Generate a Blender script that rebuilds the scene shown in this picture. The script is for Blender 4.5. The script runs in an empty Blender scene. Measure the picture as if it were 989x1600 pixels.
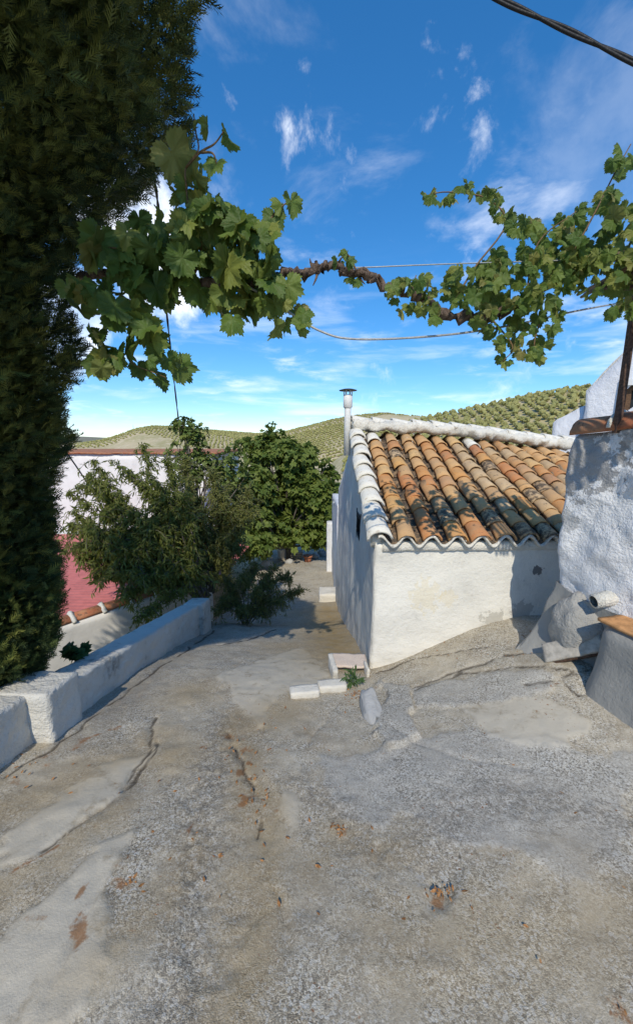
import bpy, math, random
import numpy as np
from mathutils import Vector, Matrix

random.seed(7); RS = np.random.RandomState(7)
SC = bpy.context.scene
COL = SC.collection
R = math.radians

# ------------------------------------------------------------------ camera
FPX, EYE, PITCH = 600.0, 1.6, math.atan(115/600.0)      # focal length in photo pixels (photo 989x1600)
cam = bpy.data.cameras.new('camera'); co = bpy.data.objects.new('camera', cam); COL.objects.link(co)
co.location = (0, 0, EYE); co.rotation_euler = (math.pi/2 - PITCH, 0, 0)
cam.sensor_fit = 'VERTICAL'; cam.sensor_height = 24.0; cam.lens = 24.0*FPX/1600.0
cam.clip_start = 0.05; cam.clip_end = 30000
SC.camera = co

# ------------------------------------------------------------------ light
SUN_AZ, SUN_EL = R(-4), R(43)           # sun behind the viewer, slightly to the left
TO_SUN = Vector((math.sin(SUN_AZ)*math.cos(SUN_EL), -math.cos(SUN_AZ)*math.cos(SUN_EL), math.sin(SUN_EL)))
sl = bpy.data.lights.new('sun', 'SUN'); sl.energy = 2.05; sl.angle = R(0.55); sl.color = (1, .92, .77)
so = bpy.data.objects.new('sun', sl); COL.objects.link(so)
so.rotation_euler = TO_SUN.to_track_quat('Z', 'Y').to_euler()
SC.view_settings.view_transform = 'Standard'; SC.view_settings.look = 'None'
SC.view_settings.exposure = 0.82; SC.view_settings.gamma = 1.0
SC.cycles.max_bounces = 8; SC.cycles.diffuse_bounces = 4; SC.cycles.transparent_max_bounces = 6

# ------------------------------------------------------------------ node helper
class G:
    def __init__(s, tree): s.t = tree; s.t.nodes.clear()
    def n(s, typ, ins=None, out=0, **props):
        nd = s.t.nodes.new(typ)
        for k, v in props.items(): setattr(nd, k, v)
        for k, v in (ins or {}).items():
            sk = nd.inputs[k]
            if isinstance(v, bpy.types.NodeSocket): s.t.links.new(v, sk)
            else:
                if hasattr(sk.default_value, '__len__') and not hasattr(v, '__len__'): v = (v,)*len(sk.default_value)
                if hasattr(v, '__len__') and len(sk.default_value) == 4 and len(v) == 3: v = tuple(v)+(1,)
                sk.default_value = v
        return nd.outputs[out] if len(nd.outputs) else nd
    def m(s, op, a, b=0.0, c=None, clamp=False):
        d = {0: a, 1: b}
        if c is not None: d[2] = c
        return s.n('ShaderNodeMath', d, operation=op, use_clamp=clamp)
    def vm(s, op, a, b=(0, 0, 0), out=0): return s.n('ShaderNodeVectorMath', {0: a, 1: b}, out=out, operation=op)
    def mix(s, f, a, b, mode='MIX'):
        return s.n('ShaderNodeMix', {0: f, 6: a, 7: b}, out=2, data_type='RGBA', blend_type=mode)
    def mr(s, v, a, b, c=0.0, d=1.0, t='SMOOTHSTEP'):
        return s.n('ShaderNodeMapRange', {0: v, 1: a, 2: b, 3: c, 4: d}, interpolation_type=t)
    def noise(s, vec, scale, det=4, rough=.55, dist=0, out=0):
        return s.n('ShaderNodeTexNoise', {'Vector': vec, 'Scale': scale, 'Detail': det, 'Roughness': rough, 'Distortion': dist}, out=out)
    def vor(s, vec, scale, feature='F1', out=0, rnd=1.0):
        return s.n('ShaderNodeTexVoronoi', {'Vector': vec, 'Scale': scale, 'Randomness': rnd}, out=out, feature=feature)
    def ramp(s, f, stops, interp='LINEAR'):
        nd = s.t.nodes.new('ShaderNodeValToRGB'); nd.color_ramp.interpolation = interp
        cr = nd.color_ramp
        while len(cr.elements) < len(stops): cr.elements.new(.5)
        for e, (p, c) in zip(cr.elements, stops): e.position = p; e.color = tuple(c)+(1,)
        if isinstance(f, bpy.types.NodeSocket): s.t.links.new(f, nd.inputs[0])
        return nd.outputs[0]
    def bump(s, h, strength, dist, nrm=None):
        d = {'Height': h, 'Strength': strength, 'Distance': dist}
        if nrm is not None: d['Normal'] = nrm
        return s.n('ShaderNodeBump', d)
    def attr(s, name): return s.n('ShaderNodeAttribute', out=2, attribute_name=name)
    def surf(s, col, rough=.9, nrm=None, spec=.3, metal=0.0):
        d = {'Base Color': col, 'Roughness': rough, 'Specular IOR Level': spec, 'Metallic': metal}
        if nrm is not None: d['Normal'] = nrm
        b = s.n('ShaderNodeBsdfPrincipled', d); s.n('ShaderNodeOutputMaterial', {'Surface': b}); return b
    def pos(s): return s.n('ShaderNodeNewGeometry', out=0)
    def obj(s): return s.n('ShaderNodeTexCoord', out=3)
    def orand(s): return s.n('ShaderNodeObjectInfo', out=5)

def C(r, g, b):
    f = lambda c: (c/255/12.92) if c <= 10.3 else ((c/255+.055)/1.055)**2.4
    return (f(r), f(g), f(b))
def newmat(name):
    m = bpy.data.materials.new(name); m.use_nodes = True
    return m, G(m.node_tree)

# ------------------------------------------------------------------ sky
W = bpy.data.worlds.new('World'); SC.world = W; W.use_nodes = True
g = G(W.node_tree)
sky = g.n('ShaderNodeTexSky', sky_type='NISHITA', sun_disc=False, sun_elevation=SUN_EL, sun_rotation=math.pi-SUN_AZ,
          altitude=600.0, air_density=1.0, dust_density=0.0, ozone_density=9.0)
d = g.n('ShaderNodeTexCoord', out=0)
sep = g.t.nodes.new('ShaderNodeSeparateXYZ'); g.t.links.new(d, sep.inputs[0])
zz = g.m('MAXIMUM', sep.outputs[2], 0.0)
hsv = g.n('ShaderNodeHueSaturation', {'Hue': .5, 'Saturation': 1.27, 'Value': 1.0, 'Color': g.vm('MULTIPLY', g.n('ShaderNodeGamma', {0: sky, 1: .8}), (.92, .92, .92))})
# flat cloud layer: direction projected on a plane overhead
inv = g.m('DIVIDE', 1.0, g.m('ADD', zz, .12))
pl = g.vm('SCALE', d, (0, 0, 0)); pl.node.inputs['Scale'].default_value = 1.0; g.t.links.new(inv, pl.node.inputs['Scale'])
plx = g.vm('MULTIPLY', pl, (1.0, 1.0, 0.0))
wisp = g.noise(plx, 2.1, 9, .6, .35)
big = g.noise(g.vm('ADD', plx, (3.1, 7.7, 0)), .75, 3, .5)
up = g.mr(zz, .0, .06)
cov = g.m('MULTIPLY', g.m('MULTIPLY', g.mr(wisp, .50, .78), up), g.mr(big, .38, .60))
lw = g.vm('MULTIPLY', d, (2.2, 2.2, 15.0))                       # long low streaks near the horizon
streak = g.m('MULTIPLY', g.mr(g.noise(lw, 1.5, 7, .55, .3), .50, .75), g.m('MULTIPLY', g.mr(zz, .01, .07), g.mr(zz, .42, .15)))
def blob(v, rad, amp):
    dd = g.vm('DISTANCE', d, tuple(Vector(v).normalized()), out=1)
    return g.m('MULTIPLY', g.mr(dd, rad, rad*.2), amp)
warp = g.m('SUBTRACT', g.noise(d, 5.5, 9, .62, .3), .5)
inner = g.mr(g.noise(g.vm('ADD', d, (.7, .2, .4)), 9, 7, .6), .32, .62, .45, 1.0)
def cloud(v, rad, amp):
    return g.m('MULTIPLY', g.mr(g.m('ADD', blob(v, rad, 1.0), g.m('MULTIPLY', warp, 3.4)), .24, 1.0, 0, amp), inner)
c1 = cloud((-.335, .86, .37), .21, 1.0)
c2 = cloud((-.50, .80, .19), .11, .8)
c3 = cloud((-.47, .83, .27), .14, .8)
c4 = cloud((.58, .72, .52), .30, .13)
tot = g.m('ADD', g.m('MULTIPLY', cov, .5), g.m('MULTIPLY', streak, .42))
for c in (c1, c2, c3, c4): tot = g.m('MAXIMUM', tot, c)
tot = g.m('MINIMUM', tot, .95)
skc = g.mix(tot, hsv.node.outputs[0], (5.2, 5.4, 5.7))
bg = g.n('ShaderNodeBackground', {'Color': skc, 'Strength': .15})
g.n('ShaderNodeOutputWorld', {'Surface': bg})

# ------------------------------------------------------------------ numpy noise
def _h(ix, iy, iz):
    n = (ix*374761393 + iy*668265263 + iz*1274126177).astype(np.int64) & 0xffffffff
    n = ((n ^ (n >> 13))*1274126177) & 0xffffffff
    return ((n ^ (n >> 16)) & 0xffff)/65535.0
def vnoise(P):
    P = np.asarray(P, float); I = np.floor(P).astype(np.int64); f = P-I; f = f*f*(3-2*f); r = 0
    for a in (0, 1):
        for b in (0, 1):
            for c in (0, 1):
                w = (f[..., 0] if a else 1-f[..., 0])*(f[..., 1] if b else 1-f[..., 1])*(f[..., 2] if c else 1-f[..., 2])
                r = r + w*_h(I[..., 0]+a, I[..., 1]+b, I[..., 2]+c)
    return r*2-1
def fbm(P, octs=4, gain=.5):
    P = np.asarray(P, float); a = 1.0; s = 0
    for _ in range(octs): s = s + a*vnoise(P); P = P*2.03+17.3; a *= gain
    return s
def sst(x, a, b):
    t = np.clip((np.asarray(x, float)-a)/(b-a), 0, 1); return t*t*(3-2*t)

# ------------------------------------------------------------------ picture helpers (used to find where things stand)
_F = np.array([0, math.cos(PITCH), -math.sin(PITCH)]); _U = np.array([0, math.sin(PITCH), math.cos(PITCH)])
def ray(u, v):
    d = _F*FPX + np.array([u-494.5, 0, 0]) + _U*(800-v); return d/d[1]
def at(u, v, Y): return ray(u, v)*Y + np.array([0, 0, EYE])

# ------------------------------------------------------------------ mesh helpers
def link(o, parent=None):
    COL.objects.link(o)
    if parent is not None: o.parent = parent
    return o
def tag(o, label=None, cat=None, group=None, kind=None):
    if label: o['label'] = label
    if cat: o['category'] = cat
    if group: o['group'] = group
    if kind: o['kind'] = kind
    return o
def empty(name, loc, label=None, cat=None, group=None):
    o = bpy.data.objects.new(name, None); link(o); o.location = loc; o.empty_display_size = .1
    return tag(o, label, cat, group)
def rebase(o):
    """put the parts (built in world coordinates) under an Empty that stands at its base"""
    o.matrix_parent_inverse = Matrix.Translation(-Vector(o.parent.location)); return o
def mesh(name, V, F, mat, smooth=True):
    me = bpy.data.meshes.new(name)
    V = np.asarray(V, np.float32)
    if isinstance(F, np.ndarray):
        k = F.shape[1]; n = len(F)
        me.vertices.add(len(V)); me.vertices.foreach_set('co', V.ravel())
        me.loops.add(n*k); me.loops.foreach_set('vertex_index', F.astype(np.int32).ravel())
        me.polygons.add(n); me.polygons.foreach_set('loop_start', np.arange(n, dtype=np.int32)*k)
        me.update(calc_edges=True)
    else:
        me.from_pydata([tuple(map(float, v)) for v in V], [], [tuple(map(int, f)) for f in F]); me.update()
    if mat is not None: me.materials.append(mat)
    me.polygons.foreach_set('use_smooth', [smooth]*len(me.polygons)); me.update()
    return me
def mk(name, V, F, mat, parent=None, smooth=True):
    o = bpy.data.objects.new(name, mesh(name, V, F, mat, smooth)); link(o, parent)
    if parent is not None: rebase(o)
    return o
def fattr(o, name, vals):
    a = o.data.attributes.new(name, 'FLOAT', 'POINT'); a.data.foreach_set('value', np.asarray(vals, np.float32).ravel())

class MB:
    def __init__(s): s.v = []; s.f = []
    def add(s, V, F):
        k = len(s.v); s.v += [tuple(map(float, p)) for p in V]; s.f += [tuple(int(i)+k for i in f) for f in F]; return s
    def box(s, c, size, rot=None):
        q = np.array([(x, y, z) for x in (-.5, .5) for y in (-.5, .5) for z in (-.5, .5)])*np.array(size)
        if rot is not None: q = q @ np.array(Matrix(rot)).T if not isinstance(rot, np.ndarray) else q @ rot.T
        return s.add(q+np.array(c), [(0, 1, 3, 2), (4, 6, 7, 5), (0, 4, 5, 1), (2, 3, 7, 6), (0, 2, 6, 4), (1, 5, 7, 3)])
    def tube(s, pts, rad, n=8, rough=0.0, caps=True, twist=0.0, lobes=0, lobe=0.0):
        P = np.asarray(pts, float); m = len(P); rad = np.broadcast_to(np.asarray(rad, float), (m,))
        T = np.gradient(P, axis=0); T /= np.linalg.norm(T, axis=1)[:, None]+1e-9
        up = np.array([0, 0, 1.0]) if abs(T[0, 2]) < .9 else np.array([1.0, 0, 0])
        V = []; a = np.arange(n)*2*math.pi/n
        N = np.cross(T[0], up); N /= np.linalg.norm(N)
        for i in range(m):
            N = N - T[i]*np.dot(N, T[i]); N /= np.linalg.norm(N)+1e-9; B = np.cross(T[i], N)
            rr = rad[i]*np.ones(n)
            if lobes: rr = rr*(1+lobe*np.cos(lobes*(a+twist*i)))
            ring = P[i]+rr[:, None]*(np.cos(a)[:, None]*N+np.sin(a)[:, None]*B)
            if rough: ring = ring + (rough*rad[i]*vnoise(ring*(1.2/max(rad[i], .004))))[:, None]*((ring-P[i])/rad[i])
            V.append(ring)
        V = np.concatenate(V); F = [(i*n+j, i*n+(j+1) % n, (i+1)*n+(j+1) % n, (i+1)*n+j) for i in range(m-1) for j in range(n)]
        if caps: F += [tuple(range(n-1, -1, -1)), tuple((m-1)*n+j for j in range(n))]
        return s.add(V, F)
    def lathe(s, prof, c, n=20):
        V = []; m = len(prof)
        for r, z in prof:
            for j in range(n): V.append((c[0]+r*math.cos(2*math.pi*j/n), c[1]+r*math.sin(2*math.pi*j/n), c[2]+z))
        F = [(i*n+j, i*n+(j+1) % n, (i+1)*n+(j+1) % n, (i+1)*n+j) for i in range(m-1) for j in range(n)]
        F += [tuple(range(n-1, -1, -1)), tuple((m-1)*n+j for j in range(n))]
        return s.add(V, F)
    def build(s, name, mat, parent=None, smooth=True): return mk(name, np.array(s.v), s.f, mat, parent, smooth)

def smooth_path(pts, n=8):
    P = np.asarray(pts, float); P = np.vstack([2*P[0]-P[1], P, 2*P[-1]-P[-2]]); out = []
    for i in range(1, len(P)-2):
        for t in np.arange(n)/n:
            a, b, c, d_ = P[i-1], P[i], P[i+1], P[i+2]
            out.append(.5*((2*b)+(-a+c)*t+(2*a-5*b+4*c-d_)*t*t+(-a+3*b-3*c+d_)*t**3))
    out.append(P[-2]); return np.array(out)

def rbox(lo, hi, step, r=.02):
    """rounded box as a quad grid with shared vertices"""
    lo = np.array(lo, float); hi = np.array(hi, float); n = np.maximum(1, np.ceil((hi-lo)/step).astype(int))
    ax = [np.linspace(lo[i], hi[i], n[i]+1) for i in range(3)]
    VS = []; FS = []; k = 0
    for a in range(3):
        b, c = (a+1) % 3, (a+2) % 3
        gb, gc = np.meshgrid(ax[b], ax[c], indexing='ij'); nb, nc = gb.shape
        idx = np.arange(nb*nc).reshape(nb, nc)
        q = np.stack([idx[:-1, :-1], idx[1:, :-1], idx[1:, 1:], idx[:-1, 1:]], -1).reshape(-1, 4)
        for side in (0, 1):
            P = np.zeros((nb*nc, 3)); P[:, a] = hi[a] if side else lo[a]; P[:, b] = gb.ravel(); P[:, c] = gc.ravel()
            VS.append(P); FS.append((q if side else q[:, ::-1])+k); k += len(P)
    V = np.concatenate(VS); F = np.concatenate(FS)
    u, inv_ = np.unique(np.round(V, 5), axis=0, return_inverse=True); F = inv_.reshape(-1)[F]; V = u
    c_ = np.clip(V, lo+r, hi-r); dd = V-c_; L = np.linalg.norm(dd, axis=1); m = L > 1e-9
    V[m] = c_[m]+dd[m]/L[m][:, None]*r
    return V, F
def rough(V, amp, freq, octs=4, seed=0.0):
    o = np.stack([fbm(V*freq+seed+k*31.7, octs) for k in range(3)], 1); return V+o*amp
def rotz(V, a):
    c, s = math.cos(a), math.sin(a); return np.asarray(V) @ np.array([[c, s, 0], [-s, c, 0], [0, 0, 1]])
def scatter(V0, F0, A, T):
    """many copies of one small shape joined: A (n,3,3) columns are its axes, T (n,3)"""
    n = len(T); k = len(V0)
    V = np.einsum('nij,kj->nki', A, V0)+T[:, None, :]
    F = (F0[None]+(np.arange(n)*k)[:, None, None]).reshape(-1, F0.shape[1])
    return V.reshape(-1, 3), F
def norm(a): return a/(np.linalg.norm(a, axis=-1, keepdims=True)+1e-9)
def frames(Y, Z, s):
    """axes with y along Y and z near Z, scaled by s"""
    Y = norm(Y); X = norm(np.cross(Y, Z)); Z = np.cross(X, Y)
    return np.stack([X, Y, Z], -1)*np.asarray(s)[:, None, None]
def foliage(name, V0, F0, A, T, mat, parent, rnd=None, kind='stuff'):
    V, F = scatter(V0, F0, A, T)
    o = mk(name, V, F, mat, parent, smooth=False)
    rnd = RS.rand(len(T)) if rnd is None else rnd
    fattr(o, 'rnd', np.repeat(rnd, len(V0)))
    if kind: o['kind'] = kind
    return o

# ------------------------------------------------------------------ materials
def plaster(name, tint=(.80, .79, .76), lump=1.0, grime=.35, streak=False, fine=1.0, stain=None, low=None, side=False):
    m, g = newmat(name); p = g.pos()
    n1 = g.noise(p, 2.3, 5, .6); n2 = g.noise(p, 14, 5, .65); n3 = g.noise(p, 70, 3, .6)
    col = g.mix(g.mr(n1, .35, .7), tint, tuple(c*.90 for c in tint))
    gr = g.m('MULTIPLY', g.mr(g.m('ADD', n1, g.m('MULTIPLY', n2, .6)), .86, 1.12), grime)
    col = g.mix(gr, col, (.30, .285, .25))
    pit = g.m('MULTIPLY', g.mr(n2, .62, .74), min(1, grime*1.1)); col = g.mix(pit, col, (.42, .40, .37))
    if low:                                              # splashed earth on the lowest hand's breadth of a wall (world height band)
        z = g.n('ShaderNodeSeparateXYZ', {0: p}, out=2)
        f = g.mr(g.m('ADD', z, g.m('MULTIPLY', n2, .25)), low[1], low[0])
        col = g.mix(g.m('MULTIPLY', f, .75), col, (.33, .29, .21))
    if stain:
        for (c, rr, cc, aa) in stain:
            dd = g.vm('DISTANCE', p, c, out=1)
            f = g.mr(g.m('ADD', dd, g.m('MULTIPLY', g.m('SUBTRACT', n2, .5), rr*2.4)), rr*.72, rr*.62)
            col = g.mix(g.m('MULTIPLY', f, aa), col, cc)
    h = g.m('ADD', g.m('MULTIPLY', n2, 1.0), g.m('MULTIPLY', n3, .35*fine))
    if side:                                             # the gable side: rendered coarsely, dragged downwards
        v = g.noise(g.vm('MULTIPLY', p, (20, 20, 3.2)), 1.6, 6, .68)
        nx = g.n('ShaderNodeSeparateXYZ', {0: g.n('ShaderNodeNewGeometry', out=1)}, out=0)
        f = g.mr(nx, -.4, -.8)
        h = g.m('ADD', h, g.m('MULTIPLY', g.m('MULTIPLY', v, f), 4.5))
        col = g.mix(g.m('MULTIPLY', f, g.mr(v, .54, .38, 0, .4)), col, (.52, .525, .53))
    bm = g.bump(h, .7*lump, .02)
    g.surf(col, .93, bm, .15); return m

def flat(name, col, rough_=.8, var=.15, scale=30, metal=0.0, bump=.2, spec=.3):
    m, g = newmat(name); p = g.pos(); n = g.noise(p, scale, 4, .6)
    c = g.mix(g.mr(n, .3, .7), tuple(x*(1-var) for x in col), tuple(min(1, x*(1+var)) for x in col))
    g.surf(c, rough_, g.bump(n, bump, .01), spec, metal); return m

def terracotta(name, stops, moss=.3, white=0.0):
    m, g = newmat(name); p = g.obj(); r = g.orand()
    off = g.vm('ADD', p, g.n('ShaderNodeCombineXYZ', {0: g.m('MULTIPLY', r, 37.0), 1: g.m('MULTIPLY', r, 91.0), 2: r}))
    n = g.noise(off, 9, 5, .6); n2 = g.noise(off, 38, 4, .7); n3 = g.noise(off, 17, 6, .7)
    base = g.ramp(r, stops)
    col = g.mix(g.mr(n, .3, .7), base, g.mix(.5, base, (.46, .31, .17)))
    col = g.mix(g.mr(n2, .60, .72, 0, .55), col, (.16, .10, .06))
    col = g.mix(g.m('MULTIPLY', g.mr(n3, .63-moss*.28, .70-moss*.2), min(1.0, .55+moss*.5)), col, (.085, .070, .055))
    lich = g.m('MULTIPLY', g.mr(n2, .64, .69), g.mr(n, .45, .6)); col = g.mix(g.m('MULTIPLY', lich, .35+moss*.5), col, (.42, .40, .34))
    if white:
        w = g.m('ADD', g.m('MULTIPLY', n3, .6), g.m('MULTIPLY', n2, .4))
        col = g.mix(g.mr(w, .36+.25*(1-white)*2, .50+.25*(1-white)*2, 1, 0), (.80, .77, .71), col) if white < 1 else g.mix(g.mr(n3, .52, .70, 0, .65), (.74, .71, .63), (.42, .34, .25))
    h = g.m('ADD', n2, g.m('MULTIPLY', n, .6))
    g.surf(col, .92, g.bump(h, .55, .008), .15); return m

def leafmat(name, stops, back, trans=.35, rough_=.55, veins=False):
    m, g = newmat(name); r = g.m('FRACT', g.m('ADD', g.attr('rnd'), g.orand())); p = g.pos()
    col = g.ramp(r, stops); n = g.noise(p, 60, 3, .6)
    col = g.mix(g.mr(n, .35, .7, 0, .35), col, g.mix(.5, col, back))
    bf = g.n('ShaderNodeNewGeometry', out=6)
    col = g.mix(g.m('MULTIPLY', bf, .75), col, g.mix(.55, col, back))
    hb = None
    if veins:
        o = g.obj(); s = g.t.nodes.new('ShaderNodeSeparateXYZ'); g.t.links.new(o, s.inputs[0])
        ang = g.m('ARCTAN2', s.outputs[0], s.outputs[1]); rad = g.vm('LENGTH', g.vm('MULTIPLY', o, (1, 1, 0)), out=1)
        tri = g.m('PINGPONG', ang, R(26)); w = g.m('MULTIPLY', tri, rad)
        v = g.mr(w, .007, .001); col = g.mix(g.m('MULTIPLY', v, .32), col, (.30, .33, .10))
        hb = g.bump(g.m('SUBTRACT', n, v), .5, .01)
    d_ = {'Base Color': col, 'Roughness': rough_, 'Specular IOR Level': .35}
    if hb is not None: d_['Normal'] = hb
    a = g.n('ShaderNodeBsdfPrincipled', d_)
    t = g.n('ShaderNodeBsdfTranslucent', {'Color': g.mix(.5, col, back)})
    mx = g.n('ShaderNodeMixShader', {0: trans, 1: a, 2: t})
    g.n('ShaderNodeOutputMaterial', {'Surface': mx}); return m

def barkmat(name, a, b, scale=25):
    m, g = newmat(name); p = g.pos()
    n = g.noise(g.vm('MULTIPLY', p, (1.0, 1.0, .6)), scale, 6, .7); n2 = g.noise(p, scale*4, 3, .6)
    g.surf(g.mix(g.mr(n, .35, .65), a, b), .9, g.bump(g.m('ADD', n, g.m('MULTIPLY', n2, .4)), 1.0, .012), .15); return m

M = {}
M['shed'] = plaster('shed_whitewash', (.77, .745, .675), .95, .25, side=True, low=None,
                    stain=[((2.17, 3.60, .33), .085, (.16, .155, .15), .95), ((1.05, 3.44, .12), .22, (.70, .60, .38), .35), ((1.28, 3.46, .08), .14, (.70, .58, .34), .3),
                           ((1.75, 3.55, -.17), .16, (.40, .38, .33), .6), ((2.05, 3.6, -.1), .16, (.36, .34, .31), .6)])
M['rubble'] = plaster('rough_whitewash', (.76, .76, .76), 1.6, .55)
M['parapet'] = plaster('parapet_whitewash', (.66, .64, .58), 1.8, 1.3)
M['farwall'] = plaster('smooth_whitewash', (.80, .79, .77), .3, .14)
M['nwall'] = plaster('neighbour_whitewash', (.78, .74, .67), .4, .2)
M['cement'] = plaster('grey_cement', (.33, .32, .295), .7, .5)
M['cement_lump'] = plaster('cement_lump', (.38, .37, .345), 1.8, .7)
M['mortar'] = plaster('lime_mortar', (.74, .71, .63), 2.0, .75)
TAN = [(0, (.48, .25, .11)), (.3, (.66, .40, .18)), (.55, (.50, .31, .16)), (.8, (.66, .43, .19)), (1, (.44, .24, .14))]
ORG = [(0, (.52, .20, .08)), (.35, (.60, .30, .10)), (.6, (.42, .16, .085)), (.8, (.64, .37, .12)), (1, (.38, .20, .13))]
GRY = [(0, (.44, .31, .18)), (.4, (.58, .43, .26)), (.7, (.38, .27, .17)), (1, (.55, .37, .20))]
M['t_tan'] = terracotta('tile_tan', TAN, .12); M['t_org'] = terracotta('tile_orange', ORG, .16)
M['t_gry'] = terracotta('tile_buff', GRY, .2); M['t_moss'] = terracotta('tile_mossy', GRY, .70)
M['t_chan'] = terracotta('tile_channel', [(0, (.16, .11, .075)), (1, (.22, .15, .10))], .8)
M['t_white'] = terracotta('tile_whitewashed', TAN, .05, 1.0); M['t_half'] = terracotta('tile_half_washed', TAN, .05, .6)
M['t_red'] = terracotta('tile_red', [(0, (.36, .12, .065)), (1, (.44, .16, .08))], .3)
M['rust'] = flat('rusty_iron', (.10, .060, .042), .75, .45, 60, .3, .5)
M['galv'] = flat('painted_flue', (.72, .72, .70), .5, .08, 30)
M['cap'] = flat('dark_cowl', (.06, .065, .065), .5, .2, 30, .4)
M['wire'] = flat('galvanised_wire', (.22, .23, .24), .5, .2, 50, .5); M['wire_pale'] = flat('pale_wire', (.42, .43, .42), .5, .15, 60, .3)
M['black'] = flat('black_cable', (.016, .016, .018), .5, .2, 60)
M['dark'] = flat('inside_shade', (.02, .02, .02), .9, .2, 30)  # near-black that stands in for the shade inside openings
M['pane'] = flat('window_pane', (.03, .035, .04), .15, .1, 10, 0, 0, .5)
M['wood'] = flat('brown_wood', (.14, .08, .045), .7, .3, 40)
M['cane'] = flat('dry_cane', (.17, .12, .075), .8, .35, 40)
M['redroof'] = flat('red_sheet', (.48, .15, .135), .55, .12, 5)
M['ochre'] = flat('ochre_stain', (.44, .37, .27), .9, .3, 40); M['orange'] = flat('orange_tile', (.50, .26, .11), .85, .22, 18, bump=.4)
M['slab'] = flat('pale_slab', (.42, .385, .33), .85, .22, 25, bump=.5)
M['marble'] = flat('speckled_slab', (.58, .49, .42), .7, .22, 160)
M['whitebrick'] = plaster('white_brick', (.66, .63, .56), 1.2, .8)
M['stone'] = plaster('grey_stone', (.43, .43, .42), .9, .45)
M['pot'] = flat('terracotta_pot', (.40, .16, .09), .8, .2, 20); M['plastic'] = flat('white_plastic', (.75, .75, .73), .4, .06, 20)
M['dirt'] = flat('dry_litter', (.34, .17, .07), .98, .5, 80, spec=.02)
GRN = lambda a, b, c: [(0, a), (.4, b), (.8, c), (1, c)]
M['vine'] = leafmat('vine_leaf', [(0, (.080, .145, .026)), (.4, (.12, .20, .036)), (.70, (.19, .26, .050)), (.88, (.28, .31, .07)), (.95, (.27, .26, .07)), (1, (.34, .31, .11))], (.20, .24, .065), .45, .5, True)
M['fig'] = leafmat('fig_leaf', GRN((.095, .155, .030), (.14, .205, .040), (.22, .275, .06)), (.18, .22, .05), .45)
M['fig2'] = leafmat('bright_leaf', GRN((.085, .135, .026), (.115, .17, .034), (.18, .225, .05)), (.13, .17, .05), .28)
M['lance'] = leafmat('lance_leaf', GRN((.12, .16, .030), (.17, .205, .040), (.26, .27, .07)), (.18, .21, .05), .50)
M['twig'] = leafmat('willowy_leaf', GRN((.12, .15, .036), (.16, .19, .044), (.24, .24, .065)), (.18, .19, .06), .38)
M['shrub'] = leafmat('shrub_leaf', GRN((.12, .145, .035), (.165, .185, .045), (.27, .255, .075)), (.22, .23, .07), .4)
M['cyp'] = leafmat('cypress_spray', [(0, (.022, .042, .012)), (.40, (.055, .085, .018)), (.70, (.12, .15, .030)), (1, (.20, .215, .045))], (.03, .045, .016), .10, .75)
M['weed'] = leafmat('weed_leaf', GRN((.04, .09, .022), (.05, .11, .03), (.08, .14, .04)), (.08, .13, .04), .2)
M['bark'] = barkmat('grey_bark', (.10, .085, .07), (.18, .16, .135)); M['vbark'] = barkmat('vine_bark', (.075, .052, .040), (.21, .155, .12), 40)
M['shoot'] = flat('vine_shoot', (.16, .10, .045), .6, .3, 60)

# ------------------------------------------------------------------ the street sheet
PY = [-8, -1, 0, 1, 2, 3.4, 4.6, 5.86, 7.2, 8.4, 9.5, 11, 13, 16, 20]
PZ = [.35, .04, 0, -.09, -.27, -.62, -1.03, -1.50, -1.98, -2.33, -2.56, -2.64, -2.76, -3.0, -3.3]
def zg(x, y):
    x = np.asarray(x, float); y = np.asarray(y, float)
    z = np.interp(y, PY, PZ)*.5+np.interp(y-.25, PY, PZ)*.25+np.interp(y+.25, PY, PZ)*.25
    ter = -.03-.035*np.clip(y, 0, 4)                      # the upper terrace on the right
    s = sst(x, .28, 2.1)*sst(y, .2, 2.2)
    return z+(ter-z)*s*sst(y, 9, 5)+.12*np.exp(-((x-1.95)/.38)**2-((y-2.62)/.34)**2)
def gp(u, v, it=60):
    d = ray(u, v); lo, hi = .3, 18.0
    for _ in range(it):
        Y = .5*(lo+hi); P = d*Y+np.array([0, 0, EYE])
        if P[2] > zg(P[0], P[1]): lo = Y
        else: hi = Y
    P[2] = zg(P[0], P[1]); return P
def segdist(X, Y, pts):
    D = np.full(X.shape, 9.0)
    for (a, b) in zip(pts[:-1], pts[1:]):
        a = np.array(a[:2]); b = np.array(b[:2]); ab = b-a; L2 = (ab@ab)+1e-9
        t = np.clip(((X-a[0])*ab[0]+(Y-a[1])*ab[1])/L2, 0, 1)
        D = np.minimum(D, np.hypot(X-a[0]-t*ab[0], Y-a[1]-t*ab[1]))
    return D
xs = np.concatenate([np.arange(-1.98, 2.7, .0125), np.arange(2.8, 7.2, .1)])
ys = [-8.0]
while ys[-1] < 17: ys.append(ys[-1]+(.25 if ys[-1] < .3 else .013+max(0, ys[-1]-1)*.0065))
ys = np.array(ys); X, Y = np.meshgrid(xs, ys); Z = zg(X, Y); shp = X.shape
P3 = np.stack([X, Y, X*0], -1); wob = fbm(P3*5, 5, .6)*.055; wob2 = fbm(P3*5+50, 5, .6)*.055
XW, YW = X+wob, Y+wob2
Z = Z+.020*fbm(P3*1.3, 4)+.0035*fbm(P3*16, 3)
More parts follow.
